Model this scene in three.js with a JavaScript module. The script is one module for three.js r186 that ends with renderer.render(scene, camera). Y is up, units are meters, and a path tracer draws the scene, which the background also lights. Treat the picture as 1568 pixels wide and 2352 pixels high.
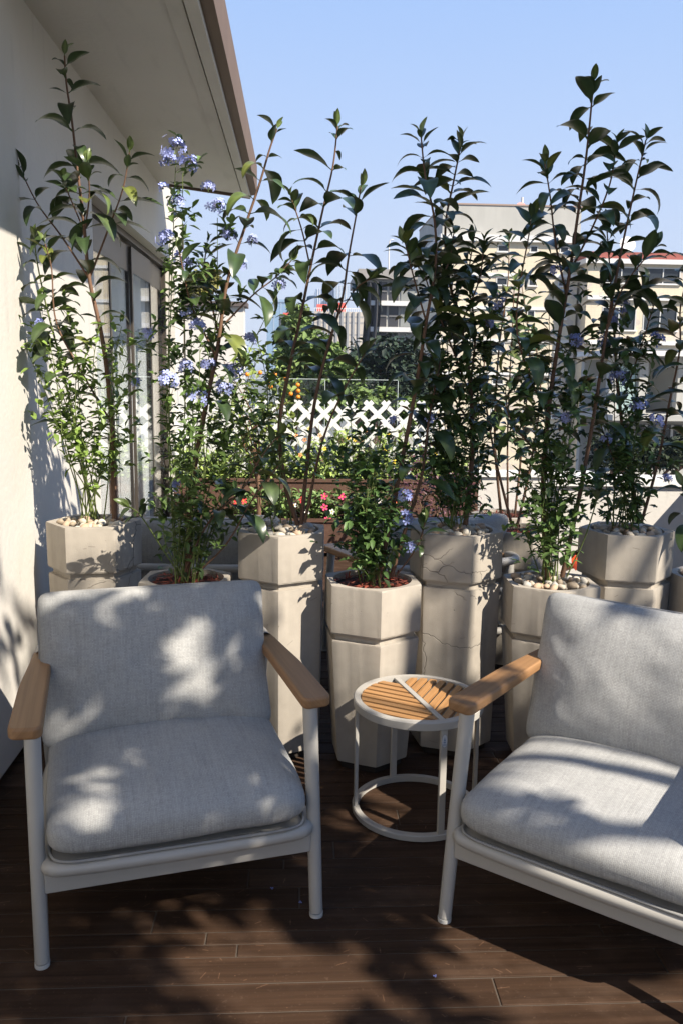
import * as THREE from 'three';
import { mergeGeometries, mergeVertices, toCreasedNormals } from 'three/addons/utils/BufferGeometryUtils.js';
import { RoundedBoxGeometry } from 'three/addons/geometries/RoundedBoxGeometry.js';

// ------------------------------------------------------------------ camera, sky, sun, exposure
const scene = new THREE.Scene();
const EYE = 1.68, FPX = 1960, CX = 784, CY = 1176;            // focal length and centre in the 1568 x 2352 view of the photograph
const PITCH = THREE.MathUtils.degToRad(9.4), YAW = THREE.MathUtils.degToRad(3.1), ROLL = THREE.MathUtils.degToRad(0.8);
const camera = new THREE.PerspectiveCamera(2 * Math.atan(1176 / 1960) * 180 / Math.PI, 2 / 3, 0.05, 4000);
const FWD = new THREE.Vector3(Math.sin(YAW) * Math.cos(PITCH), -Math.sin(PITCH), -Math.cos(YAW) * Math.cos(PITCH));
const R0 = new THREE.Vector3(Math.cos(YAW), 0, Math.sin(YAW)), U0 = new THREE.Vector3().crossVectors(R0, FWD);
const RIGHT = R0.clone().multiplyScalar(Math.cos(ROLL)).addScaledVector(U0, Math.sin(ROLL));
const UP = U0.clone().multiplyScalar(Math.cos(ROLL)).addScaledVector(R0, -Math.sin(ROLL));
camera.position.set(0, EYE, 0);
camera.quaternion.setFromRotationMatrix(new THREE.Matrix4().makeBasis(RIGHT, UP, FWD.clone().negate()));
scene.add(camera);

const SUN = new THREE.Vector3(0.552, 0.669, 0.497).normalize();
const sun = new THREE.DirectionalLight(new THREE.Color(1, 0.915, 0.79), 5);
sun.target.position.set(0, 0, -3); sun.position.copy(SUN).multiplyScalar(40).add(sun.target.position); scene.add(sun, sun.target);
sun.castShadow = true; sun.shadow.mapSize.set(4096, 4096); sun.shadow.bias = -0.0004;
Object.assign(sun.shadow.camera, { left: -14, right: 14, top: 14, bottom: -14, near: 1, far: 90 });

{ // clear blue sky, paler towards the horizon
  const w = 512, h = 256, d = new Float32Array(w * h * 4);
  const stops = [[-90, .34, .36, .38], [-4, .50, .54, .60], [0, .74, .81, .93], [7, .65, .77, 1.0], [14, .53, .70, 1.03], [24, .395, .60, 1.02], [45, .215, .385, .80], [90, .125, .255, .60]];
  for (let j = 0; j < h; j++) {
    const e = ((j + .5) / h - .5) * 180;
    let k = 0; while (k < stops.length - 2 && e > stops[k + 1][0]) k++;
    const a = stops[k], b = stops[k + 1], t = Math.min(1, Math.max(0, (e - a[0]) / (b[0] - a[0])));
    for (let i = 0; i < w; i++) { const o = (j * w + i) * 4; for (let c = 0; c < 3; c++) d[o + c] = .505 * (a[c + 1] + (b[c + 1] - a[c + 1]) * t); d[o + 3] = 1; }
  }
  const sky = new THREE.DataTexture(d, w, h, THREE.RGBAFormat, THREE.FloatType);
  sky.mapping = THREE.EquirectangularReflectionMapping; sky.magFilter = sky.minFilter = THREE.LinearFilter; sky.needsUpdate = true;
  scene.background = sky; scene.environment = sky;
}
const renderer = new THREE.WebGLRenderer({ antialias: true });
renderer.toneMapping = THREE.LinearToneMapping;
renderer.toneMappingExposure = 1.9;
renderer.shadowMap.enabled = true;

// ------------------------------------------------------------------ helpers
const V = (x, y, z) => new THREE.Vector3(x, y, z);
let seed = 7;
function rnd() { seed = (seed + 0x6D2B79F5) | 0; let t = Math.imul(seed ^ (seed >>> 15), 1 | seed); t = (t + Math.imul(t ^ (t >>> 7), 61 | t)) ^ t; return ((t ^ (t >>> 14)) >>> 0) / 4294967296; }
scene.fog = new THREE.FogExp2(new THREE.Color().setRGB(.66, .76, .90), .00035);
const rr = (a, b) => a + (b - a) * rnd();
const pick = a => a[Math.floor(rnd() * a.length)];
const rays = (x, y) => FWD.clone().addScaledVector(RIGHT, (x - CX) / FPX).addScaledVector(UP, (CY - y) / FPX);
const at = (x, y, z) => { const r = rays(x, y); return V(0, EYE, 0).addScaledVector(r, z / r.z); };     // point of pixel (x, y) on the plane z
const taken = {};
const numbered = n => { const k = taken[n] = (taken[n] || 0) + 1; return k === 1 ? n : `${n}_${String(k - 1).padStart(3, '0')}`; };
function shade(o) { o.traverse(c => { if (c.isMesh) { c.castShadow = true; c.receiveShadow = true; } }); return o; }
function tag(o, label, category, group, kind) { o.userData = { label, category }; if (group) o.userData.group = group; if (kind) o.userData.kind = kind; return o; }
function thing(name, label, category, pos = [0, 0, 0], turn = 0, group) {
  const g = new THREE.Group(); g.name = numbered(name); g.position.set(...pos); g.rotation.y = turn; scene.add(g);
  return tag(g, label, category, group);
}
function part(name, geo, m, parent, pos) { const o = new THREE.Mesh(geo, m); o.name = name; if (pos) o.position.set(...pos); o.castShadow = o.receiveShadow = true; parent.add(o); return o; }
function solo(name, geo, m, label, category, group, kind) { const o = new THREE.Mesh(geo, m); o.name = numbered(name); o.castShadow = o.receiveShadow = true; scene.add(o); return tag(o, label, category, group, kind); }
function structure(name, geo, m) { const o = new THREE.Mesh(geo, m); o.name = numbered(name); o.castShadow = o.receiveShadow = true; o.userData = { kind: 'structure' }; scene.add(o); return o; }
const bx = (w, h, d, x = 0, y = 0, z = 0) => new THREE.BoxGeometry(w, h, d).translate(x, y, z);
const box2 = (x0, x1, y0, y1, z0, z1) => bx(x1 - x0, y1 - y0, z1 - z0, (x0 + x1) / 2, (y0 + y1) / 2, (z0 + z1) / 2);
const rbox = (w, h, d, r, x = 0, y = 0, z = 0) => new RoundedBoxGeometry(w, h, d, 3, r).translate(x, y, z);
// box uv in metres
function metric(g, s = 1) {
  const p = g.attributes.position, n = g.attributes.normal, uv = new Float32Array(p.count * 2);
  for (let i = 0; i < p.count; i++) {
    const ax = Math.abs(n.getX(i)), ay = Math.abs(n.getY(i)), az = Math.abs(n.getZ(i));
    let u = p.getX(i), v = p.getY(i);
    if (ax >= ay && ax >= az) u = p.getZ(i); else if (ay > az) v = p.getZ(i);
    uv[2 * i] = u / s; uv[2 * i + 1] = v / s;
  }
  g.setAttribute('uv', new THREE.BufferAttribute(uv, 2)); return g;
}
// a tapered tube through points
function tube(pts, r0, r1, rad = 7, seg = 0, closed = false) {
  const c = pts.length > 2 || closed ? new THREE.CatmullRomCurve3(pts, closed) : new THREE.LineCurve3(pts[0], pts[1]);
  seg = seg || Math.max(2, (pts.length - 1) * 5);
  const g = new THREE.TubeGeometry(c, seg, 1, rad, closed), p = g.attributes.position, n = g.attributes.normal, ctr = new THREE.Vector3();
  for (let i = 0; i <= seg; i++) {
    const t = i / seg, r = r0 + (r1 - r0) * t;
    if (c.isLineCurve3) c.getPoint(t, ctr); else c.getPointAt(t, ctr);
    for (let j = 0; j <= rad; j++) { const k = i * (rad + 1) + j; p.setXYZ(k, ctr.x + n.getX(k) * r, ctr.y + n.getY(k) * r, ctr.z + n.getZ(k) * r); }
  }
  return g;
}
class Leaves { // collects small faces into one geometry
  constructor() { this.p = []; this.i = []; this.c = []; this.n = []; }
  // a leaf with a fold along its midrib: base, direction, up, length, width
  leaf(b, d, u, L, W, col, droop = .25, fold = .22) {
    const k = this.p.length / 3, s = V(0, 0, 0).crossVectors(d, u).normalize(), up = V(0, 0, 0).crossVectors(s, d).normalize();
    const add = (t, w, h) => { this.p.push(b.x + d.x * t * L + s.x * w * W + up.x * h * L, b.y + d.y * t * L + s.y * w * W + up.y * h * L, b.z + d.z * t * L + s.z * w * W + up.z * h * L); this.c.push(...col); };
    add(0, 0, 0); add(.45, .5, fold * W / L - droop * .2); add(.45, 0, -droop * .15); add(.45, -.5, fold * W / L - droop * .2); add(.8, .34, fold * .6 * W / L - droop * .6); add(.8, -.34, fold * .6 * W / L - droop * .6); add(1, 0, -droop);
    this.i.push(k, k + 2, k + 1, k, k + 3, k + 2, k + 1, k + 2, k + 4, k + 3, k + 5, k + 2, k + 2, k + 6, k + 4, k + 2, k + 5, k + 6);
  }
  star(c, nrm, R, col, petals = 5, cup = .1) {
    const a = Math.abs(nrm.y) > .9 ? V(1, 0, 0) : V(0, 1, 0), s = V(0, 0, 0).crossVectors(nrm, a).normalize(), t = V(0, 0, 0).crossVectors(nrm, s);
    const k0 = rr(0, 6);
    const pt = (r, an, h) => { this.p.push(c.x + (s.x * Math.cos(an) + t.x * Math.sin(an)) * r + nrm.x * h, c.y + (s.y * Math.cos(an) + t.y * Math.sin(an)) * r + nrm.y * h, c.z + (s.z * Math.cos(an) + t.z * Math.sin(an)) * r + nrm.z * h); this.c.push(...col); };
    for (let i = 0; i < petals; i++) {
      const an = k0 + i / petals * Math.PI * 2, k = this.p.length / 3, w = Math.PI / petals;
      pt(0, 0, 0); pt(R * .7, an - w * .72, R * cup); pt(R, an - w * .35, R * cup * .8); pt(R, an + w * .35, R * cup * .8); pt(R * .7, an + w * .72, R * cup);
      this.i.push(k, k + 1, k + 2, k, k + 2, k + 3, k, k + 3, k + 4);
    }
  }
  build() {
    const g = new THREE.BufferGeometry();
    g.setAttribute('position', new THREE.Float32BufferAttribute(this.p, 3)); g.setAttribute('color', new THREE.Float32BufferAttribute(this.c, 3));
    g.setAttribute('uv', new THREE.Float32BufferAttribute(new Float32Array(this.p.length / 3 * 2), 2));
    g.setIndex(this.i); g.computeVertexNormals(); return g;
  }
}
// ---- textures
function hash(x, y, s) { let h = Math.imul(x, 374761393) + Math.imul(y, 668265263) + Math.imul(s, 974711) | 0; h = Math.imul(h ^ (h >>> 13), 1274126177); return ((h ^ (h >>> 16)) >>> 0) / 4294967296; }
function vnoise(x, y, px, py, s) {                              // tileable value noise, px py = period
  const xi = Math.floor(x), yi = Math.floor(y), fx = x - xi, fy = y - yi, sx = fx * fx * (3 - 2 * fx), sy = fy * fy * (3 - 2 * fy);
  const m = (a, b) => ((a % b) + b) % b;
  const a = hash(m(xi, px), m(yi, py), s), b = hash(m(xi + 1, px), m(yi, py), s), c = hash(m(xi, px), m(yi + 1, py), s), d = hash(m(xi + 1, px), m(yi + 1, py), s);
  return a + (b - a) * sx + (c - a) * sy + (a - b - c + d) * sx * sy;
}
function fbm(u, v, f, o, s, fy = f) { let t = 0, a = .5, n = 0; for (let i = 0; i < o; i++) { t += a * vnoise(u * f, v * fy, f, fy, s + i); n += a; a *= .5; f *= 2; fy *= 2; } return t / n; }
class Tex {
  constructor(w, h, fn) { this.w = w; this.h = h; this.d = new Float32Array(w * h * 3); for (let j = 0; j < h; j++) for (let i = 0; i < w; i++) { const c = fn(i / w, j / h, i, j); const o = (j * w + i) * 3; if (c.length) { this.d[o] = c[0]; this.d[o + 1] = c[1]; this.d[o + 2] = c[2]; } else this.d[o] = this.d[o + 1] = this.d[o + 2] = c; } }
  dot(x, y, r, f) { for (let j = Math.floor(y - r - 1); j <= y + r + 1; j++) for (let i = Math.floor(x - r - 1); i <= x + r + 1; i++) { const k = Math.min(1, Math.max(0, r + .5 - Math.hypot(i - x, j - y))); if (k > 0) { const o = ((((j % this.h) + this.h) % this.h) * this.w + (((i % this.w) + this.w) % this.w)) * 3; for (let c = 0; c < 3; c++) this.d[o + c] *= 1 - k * (1 - f); } } }
  line(x0, y0, x1, y1, r, f) { const n = Math.ceil(Math.hypot(x1 - x0, y1 - y0) / Math.max(.5, r)); for (let i = 0; i <= n; i++) this.dot(x0 + (x1 - x0) * i / n, y0 + (y1 - y0) * i / n, r, f); }
  crack(x, y, a, len, r, f) { let px = x, py = y; for (let i = 0; i < len; i++) { const w = a + rr(-.75, .75); const nx = px + Math.cos(w) * 9, ny = py + Math.sin(w) * 9; this.line(px, py, nx, ny, r * (1 - .6 * i / len), f); px = nx; py = ny; if (rnd() < .05 && len > 14) this.crack(px, py, a + pick([-1, 1]), len * .35, r * .7, f); a += rr(-.06, .06); } }
  make(srgb) {
    const b = new Uint8Array(this.w * this.h * 4), g = c => srgb ? (c <= .0031308 ? 12.92 * c : 1.055 * Math.pow(c, 1 / 2.4) - .055) : c;
    for (let i = 0; i < this.w * this.h; i++) { for (let c = 0; c < 3; c++) b[i * 4 + c] = Math.max(0, Math.min(255, Math.round(255 * g(Math.max(0, Math.min(1, this.d[i * 3 + c])))))); b[i * 4 + 3] = 255; }
    const t = new THREE.DataTexture(b, this.w, this.h); t.wrapS = t.wrapT = THREE.RepeatWrapping; t.magFilter = THREE.LinearFilter; t.minFilter = THREE.LinearMipmapLinearFilter; t.generateMipmaps = true; if (srgb) t.colorSpace = THREE.SRGBColorSpace; t.needsUpdate = true; return t;
  }
}
const rgb = (r, g, b) => new THREE.Color().setRGB(r, g, b);
const std = (r, g, b, rough = .8, o = {}) => new THREE.MeshStandardMaterial({ color: rgb(r, g, b), roughness: rough, side: THREE.DoubleSide, ...o });

// materials -------------------------------------------------------
const M = {};
const grainy = new Tex(256, 256, (u, v) => .82 + .18 * fbm(u, v, 8, 5, 3)).make(false);
{
  const stucco = new Tex(512, 512, (u, v) => .5 * fbm(u, v, 24, 4, 11) + .5 * fbm(u, v, 90, 2, 12)).make(false);
  const stain = new Tex(512, 512, (u, v) => { const a = fbm(u, v, 4, 5, 21), b = fbm(u, v, 30, 3, 22, 6); const k = .92 + .1 * a - (b > .66 ? (b - .66) * .3 : 0); return [.61 * k, .58 * k, .53 * k]; }).make(true);
  M.wall = new THREE.MeshStandardMaterial({ map: stain, bumpMap: stucco, bumpScale: .0018, roughness: .9, side: THREE.DoubleSide });
  const conc = s => { const t = new Tex(1024, 1024, (u, v) => { const a = fbm(u, v, 4, 4, 40 + s), b = fbm(u, v, 40, 3, 44 + s), m = fbm(u, v, 20, 3, 47 + s, 2); const k = .78 + .28 * a + .12 * (b - .5) - .5 * Math.max(0, m - .55) + .25 * Math.max(0, .36 - m); return [.395 * k, .353 * k, .297 * k]; }); return t; };
  const specs = [[[150, 1023, -1.57, 70], [610, 200, 1.5, 30]], [[620, 900, -1.7, 60], [760, 500, 2.6, 26]], [[840, 1000, -1.4, 85], [560, 930, -.6, 34], [560, 930, -1.2, 40]], [[500, 1000, -1.6, 40]], [[300, 700, 1.2, 20]]];
  M.pots = specs.map((sp, s) => {
    seed = 500 + s; const t = conc(s * 10), b = new Tex(1024, 1024, (u, v, i, j) => .6 + .12 * hash(i, j, s));
    for (const [x, y, a, l] of sp) { const sd = seed; t.crack(x, y, a, l, 1.3, .5); seed = sd; b.crack(x, y, a, l, 1.6, .2); }
    for (let i = 0; i < 40; i++) { const x = rr(0, 1024), y = rr(0, 1024), r = rr(.6, 2.6); t.dot(x, y, r, rr(.4, .8)); b.dot(x, y, r, .5); }
    for (let i = 0; i < 9; i++) { const x = rr(0, 1024), y = rr(0, 1024), a = rr(-.3, .6), l = rr(10, 40); t.line(x, y, x + l * Math.cos(a), y + l * Math.sin(a), .9, rr(.55, .8)); }
    return new THREE.MeshStandardMaterial({ map: t.make(true), bumpMap: b.make(false), bumpScale: .004, roughness: .82, side: THREE.DoubleSide });
  });
  // woven cushion cloth: 6 mm basket weave with slubby yarns, one tile = 0.4 m
  const N = 512, cells = 84;
  const weave = (u, v) => { const x = u * cells, y = v * cells, xi = Math.floor(x), yi = Math.floor(y), fx = x - xi - .5, fy = y - yi - .5; const over = (xi + yi) % 2 === 0; return { h: (over ? Math.cos(fx * 3.1) * (.6 + .4 * Math.cos(fy * 1.6)) : Math.cos(fy * 3.1) * (.6 + .4 * Math.cos(fx * 1.6))), over, xi, yi }; };
  const fab = new Tex(N, N, (u, v) => { const w = weave(u, v); const yarn = w.over ? hash(w.xi, Math.floor(w.yi / 5), 5) : hash(Math.floor(w.xi / 5), w.yi, 6); const one = hash(w.xi, w.yi, 9), s = fbm(u, v, 66, 2, 8, 3); const k = (.74 + .26 * w.h) * (.80 + .16 * yarn + .12 * one + .16 * (s - .5)); return [.43 * k, .428 * k, .415 * k]; });
  const fabB = new Tex(N, N, (u, v) => .5 + .5 * weave(u, v).h);
  M.fabric = new THREE.MeshStandardMaterial({ map: fab.make(true), bumpMap: fabB.make(false), bumpScale: .0012, roughness: .95, side: THREE.DoubleSide });
  M.piping = std(.29, .285, .275, .95);
  M.metal = std(.41, .39, .355, .42, { roughnessMap: grainy });
  // teak: grain runs along v
  const teak = (s, r, g, b) => new Tex(256, 512, (u, v) => { const q = fbm(u + .06 * fbm(u, v, 3, 2, s + 3), v, 26, 4, s, 3), l = fbm(u, v, 90, 2, s + 1, 4), p = fbm(u, v, 3, 3, s + 2); const k = .62 + .42 * q + .14 * (l - .5) + .16 * (p - .5); return [r * k, g * k * (.95 + .05 * q), b * k * (.9 + .1 * q)]; }).make(true);
  M.teak = new THREE.MeshStandardMaterial({ map: teak(70, .36, .20, .092), roughness: .5, side: THREE.DoubleSide });
  M.teakSlat = [80, 86, 92].map(s => new THREE.MeshStandardMaterial({ map: teak(s, .46, .245, .098), roughness: .5, side: THREE.DoubleSide }));
  // dark stained deck boards, with dust, scuffs and worn spots
  M.deck = [0, 1, 2, 3].map(s => {
    seed = 900 + s;
    const t = new Tex(1024, 256, (u, v) => { const q = fbm(u, v + .03 * fbm(u, v, 4, 2, 100 + s), 3, 4, 104 + s, 40), d = fbm(u, v, 10, 5, 108 + s, 4), sp = fbm(u, v, 220, 2, 112 + s, 60); const dust = Math.max(0, d - .52) * .75 + (sp > .74 ? (sp - .74) * 1.1 : 0); const k = .55 + .75 * q; return [.049 * k + dust * .12, .027 * k + dust * .082, .016 * k + dust * .06]; });
    for (let i = 0; i < 46; i++) { const x = rr(0, 1024), y = rr(0, 256), a = rr(0, 6.3), l = rr(3, 30); t.line(x, y, x + l * Math.cos(a), y + l * Math.sin(a) * .7, .55, 1.7); }
    for (let i = 0; i < 60; i++) t.dot(rr(0, 1024), rr(0, 256), rr(.4, 1.3), rr(1.6, 3.2));
    const ro = new Tex(512, 128, (u, v) => .62 + .3 * fbm(u, v, 8, 4, 120 + s)).make(false);
    const bp = new Tex(512, 128, (u, v) => fbm(u, v, 4, 3, 130 + s, 44)).make(false);
    return new THREE.MeshPhysicalMaterial({ specularIntensity: .28, map: t.make(true), roughnessMap: ro, roughness: 1, bumpMap: bp, bumpScale: .0012, side: THREE.DoubleSide });
  });
  M.joint = std(.08, .06, .044, .95); M.under = std(.03, .022, .017, .95);
  M.bronze = std(.085, .072, .06, .38, { metalness: .35 }); M.black = std(.012, .012, .013, .5);
  M.glass = new THREE.MeshPhysicalMaterial({ color: rgb(.97, .985, .98), roughness: .01, transmission: 1, thickness: 0, ior: 1.52, side: THREE.DoubleSide });
  M.sheer = new THREE.MeshPhysicalMaterial({ color: rgb(.84, .85, .87), roughness: 1, transmission: .2, thickness: 0, side: THREE.DoubleSide });
  M.room = std(.35, .33, .30, .9);
  M.roofBrown = std(.15, .098, .068, .7, { map: grainy });
  const cort = new Tex(512, 512, (u, v) => { const a = fbm(u, v, 5, 5, 150), b = fbm(u, v, 60, 3, 155); const k = .65 + .5 * a + .25 * (b - .5); return [.11 * k, .055 * k * (.9 + .2 * b), .036 * k]; });
  M.corten = new THREE.MeshStandardMaterial({ map: cort.make(true), roughness: .7, side: THREE.DoubleSide });
  M.white = std(.78, .78, .76, .6, { map: grainy });
  M.soil = std(.05, .03, .02, .98, { map: grainy });
  M.bark = new THREE.MeshStandardMaterial({ map: new Tex(64, 256, (u, v) => { const k = .7 + .5 * fbm(u, v, 6, 4, 160, 20); return [.17 * k, .092 * k, .054 * k]; }).make(true), roughness: .75, side: THREE.DoubleSide });
  M.twig = std(.15, .10, .05, .75); M.greenTwig = std(.13, .17, .045, .7);
  // leaves carry vertex colours
  M.leaf = [[.050, .080, .028], [.036, .060, .025], [.090, .125, .036], [.042, .068, .024], [.062, .088, .036], [.12, .14, .036]].map(c => std(...c, .34, { vertexColors: true }));
  M.small = std(1, 1, 1, .5, { vertexColors: true });
  M.tree = std(1, 1, 1, .7, { vertexColors: true });
  M.petal = std(1, 1, 1, .8, { vertexColors: true });
  M.pebble = [[.56, .49, .39], [.62, .57, .48], [.40, .32, .23], [.48, .455, .41], [.50, .36, .25]].map(c => std(...c, .75, { map: grainy }));
  M.mulch = std(1, 1, 1, .85, { vertexColors: true });
}

// ------------------------------------------------------------------ the terrace floor
const HOUSE_X = -1.22, WALL_R = 2.98;
{
  const deck = structure('deck', box2(-6, WALL_R + .2, -.30, -.034, -9.4, 3), M.under);
  seed = 21;
  const geos = [];
  for (let k = 0; k < 6; k++) for (const w of [.105, .052]) {
    const L = [1.55, 1.9, 1.2][k % 3], g = rbox(L, .03, w, .0035), p = g.attributes.position, uv = new Float32Array(p.count * 2), n = g.attributes.normal;
    for (let i = 0; i < p.count; i++) { uv[2 * i] = (p.getX(i)) / 1.7 + k * .37; uv[2 * i + 1] = (p.getZ(i) + (Math.abs(n.getY(i)) > .5 ? 0 : p.getY(i))) / .42 + k * .23; }
    g.setAttribute('uv', new THREE.BufferAttribute(uv, 2)); g.userData = { L, w }; geos.push(g);
  }
  let z = -1.2, row = 0;
  while (z > -7.6) {
    const w = [.105, .105, .052, .052, .105, .105, .105, .052, .105][row % 9]; row++;
    let x = HOUSE_X - .05 - rr(0, 1.1);
    while (x < WALL_R) {
      const g = pick(geos.filter(q => q.userData.w === w));
      const o = part('plank', g, pick(M.deck), deck, [x + g.userData.L / 2, -.015 - rr(0, .0016), z - w / 2]); o.rotation.x = rr(-.004, .004);
      x += g.userData.L + .0045;
    }
    z -= w + .0045;
  }
  part('joint_filler', box2(HOUSE_X, WALL_R, -.032, -.004, -7.6, -1.2), M.joint, deck);
  structure('ground', new THREE.PlaneGeometry(5000, 5000).rotateX(-Math.PI / 2).translate(0, -9, 0), std(.16, .16, .15, .95));
  solo('terrace_building', box2(-6, WALL_R + .24, -9, -.31, -9.42, 3.1), M.wall, 'pale building body below the wooden terrace deck', 'building');
}
// ------------------------------------------------------------------ the house
const DZ0 = -5.38, DZ1 = -8.85, HEAD = 2.71;
{
  const h = thing('house', 'pale stucco house wall with wide eave and sliding glass doors', 'house', [HOUSE_X, 0, 0]);
  const W = .30, wall = (z0, z1, y0, y1, x1 = 0) => metric(box2(-W, x1, y0, y1, z1, z0), 1.6);
  part('wall', wall(3, DZ0, .05, 3.45), M.wall, h);
  part('wall', wall(DZ0, DZ1, HEAD, 3.45), M.wall, h);
  part('wall', wall(DZ1, -9.5, .0, 3.26), M.wall, h);
  part('pilaster', metric(box2(.001, .045, .05, 3.3, -3.86, 2.9), 1.6), M.wall, h);
  part('pilaster_edge', metric(box2(.001, .022, .05, 3.3, -4.02, -3.862), 1.6), M.wall, h);
  part('skirting', box2(-.01, .012, 0, .048, DZ0, 3), std(.2, .18, .16, .9), h);
  // eave: sloping soffit, drip edge, fascia and brown roof edge
  const sof = (x0, y0, x1, y1, z0, z1, t) => { const s = new THREE.Shape([new THREE.Vector2(x0, y0), new THREE.Vector2(x1, y1), new THREE.Vector2(x1, y1 + t), new THREE.Vector2(x0, y0 + t)]); return metric(new THREE.ExtrudeGeometry(s, { depth: z0 - z1, bevelEnabled: false }).translate(0, 0, z1), 1.6); };
  part('soffit', sof(-.35, 3.325, .655, 3.212, 3, -7.92, .16), M.wall, h);
  part('drip_edge', sof(.659, 3.202, .735, 3.194, 3, -7.92, .2), M.wall, h);
  part('fascia', sof(.747, 3.178, .807, 3.173, 3, -7.92, .24), M.wall, h);
  part('roof_edge', sof(.809, 3.20, .865, 3.21, 3, -7.96, .24), M.roofBrown, h);
  part('roof', box2(-6, .84, 3.5, 3.56, -7.97, 3), M.roofBrown, h);
  part('eave_end_trim', sof(-.30, 3.305, .806, 3.172, -7.935, -7.965, .3), M.roofBrown, h);
  part('downpipe', new THREE.CylinderGeometry(.035, .035, 3.2, 12).translate(-.02, 1.6, -9.545), std(.10, .08, .065, .6), h);
  // dim room behind the glass
  const x0 = -4.2;
  part('room_wall', box2(x0 - .1, x0, 0, 3.3, -9.5, -4), M.room, h); part('room_wall', box2(x0, -W - .01, 0, 3.3, -4.1, -4), M.room, h); part('room_wall', box2(x0, -W - .01, 0, 3.3, -9.5, -9.4), M.room, h);
  part('room_ceiling', box2(x0, -W, 2.95, 3.05, -9.4, -4.1), M.room, h); part('room_floor', box2(x0, -W + .1, -.04, .004, -9.4, -4.1), std(.12, .08, .05, .5), h);
  // sliding door: outer frame, four panels with stiles, rails and panes
  const d = new THREE.Group(); d.name = 'sliding_door'; d.position.set(-.085, 0, 0); h.add(d);
  const fr = .04;
  part('door_frame', mergeGeometries([box2(-.12, 0, HEAD - .05, HEAD - .002, DZ1, DZ0), box2(-.12, 0, .0, HEAD - .05, DZ0 - fr, DZ0 - .001), box2(-.12, 0, 0, HEAD - .05, DZ1 + .001, DZ1 + fr), box2(-.12, 0, .002, .04, DZ1 + fr, DZ0 - fr), box2(-.06, -.05, HEAD - .075, HEAD - .05, DZ1 + fr, DZ0 - fr)]), M.bronze, d);
  const n = 4, len = (DZ0 - DZ1 - 2 * fr) / n;
  for (let i = 0; i < n; i++) {
    const a = DZ0 - fr - i * len, b = a - len - (i % 2 ? 0 : .05), x = [-.01, -.034, -.01, -.034][i], s = .04, t = .022, top = HEAD - .078;
    const panel = part('door_panel', mergeGeometries([box2(x - t, x, .045, top, a - s, a), box2(x - t, x, .045, top, b, b + s), box2(x - t, x, top - .20, top, b + s, a - s), box2(x - t, x, .045, .13, b + s, a - s)]), M.bronze, d);
    part('glass_pane', box2(x - .011, x - .005, .131, top - .201, b + s + .0072, a - s - .0072), M.glass, panel);
    part('gasket', mergeGeometries([box2(x - t + .002, x - .003, .13, top - .2, a - s - .007, a - s - .0012), box2(x - t + .002, x - .003, .13, top - .2, b + s + .0012, b + s + .007)]), M.black, panel);
  }
  // sheer curtains inside
  seed = 31;
  [[-5.42, -6.16, 'sheer white curtain gathered behind the glass pane closest to the stucco wall'], [-6.3, -7.0, 'narrow sheer white curtain behind the second glass door panel'], [-7.12, -8.8, 'wide sheer white curtain drawn across the door end by the house corner']].forEach(([z0, z1, label]) => {
    const N = 90, Hh = 14, g = new THREE.PlaneGeometry(1, 1, N, Hh), p = g.attributes.position, ph = rr(0, 9);
    for (let i = 0; i < p.count; i++) { const u = p.getX(i) + .5, v = p.getY(i) + .5, q = u * (z0 - z1) * 32 + ph; p.setXYZ(i, HOUSE_X - .27 + Math.sin(q) * .03 * (1.2 - .5 * v) + Math.sin(q * .37 + 2 * v) * .018, .03 + v * 2.55, z0 + (z1 - z0) * u + Math.cos(q * 1.3) * .008); }
    g.computeVertexNormals(); solo('curtain', g, M.sheer, label, 'curtain');
  });
}
// ------------------------------------------------------------------ parapets
{
  const cap = std(.80, .78, .74, .8, { map: grainy });
  const par = (label, w, c) => { const t = thing('parapet_wall', label, 'wall'); part('wall', metric(w, 1.6), M.wall, t); part('coping', metric(c, 1.6), cap, t); };
  par('low stucco parapet with white coping behind the pebble planter, crossed by diagonal shadow', box2(1.93, WALL_R - .001, 0, .86, -6.4, -6.2), box2(1.91, WALL_R - .001, .861, .92, -6.42, -6.17));
  par('low stucco parapet along the open side of the terrace', box2(WALL_R, WALL_R + .2, 0, .86, -6.4, 3), box2(WALL_R + .0, WALL_R + .23, .861, .92, -6.42, 3));
  par('low pale parapet at the far terrace edge, beyond the mulched pots', box2(1.05, 3.2, 0, .58, -9.2, -9.0), box2(1.03, 3.22, .581, .63, -9.22, -8.97));
}
// ------------------------------------------------------------------ hexagonal planters
function hexR(a, R, soft = .994) { const m = ((a % (Math.PI / 3)) + Math.PI / 3) % (Math.PI / 3) - Math.PI / 6; return Math.min(R * .866 / Math.cos(m), R * soft); }
function loft(rings, n, uvR, rough = 0) { // rings: [fn(angle) -> radius, y]
  const p = [], uv = [], idx = [];
  rings.forEach(([fn, y], k) => { for (let i = 0; i <= n; i++) { const a = i / n * Math.PI * 2, r = fn(a) * (1 + rough * (vnoise(Math.cos(a) * 9 + 20, Math.sin(a) * 9 + y * 30 + 40, 999, 999, 5) - .5)); p.push(Math.sin(a) * r, y, Math.cos(a) * r); uv.push(a * uvR / 1.25, (y + (k > rings.length - 3 ? .1 * (k - rings.length + 3) : 0)) / 1.05); } });
  for (let k = 0; k < rings.length - 1; k++) for (let i = 0; i < n; i++) { const a = k * (n + 1) + i, b = a + n + 1; idx.push(a, a + 1, b, a + 1, b + 1, b); }
  const g = new THREE.BufferGeometry(); g.setAttribute('position', new THREE.Float32BufferAttribute(p, 3)); g.setAttribute('uv', new THREE.Float32BufferAttribute(uv, 2)); g.setIndex(idx); g.computeVertexNormals();
  return toCreasedNormals(g, .35);
}
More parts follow.
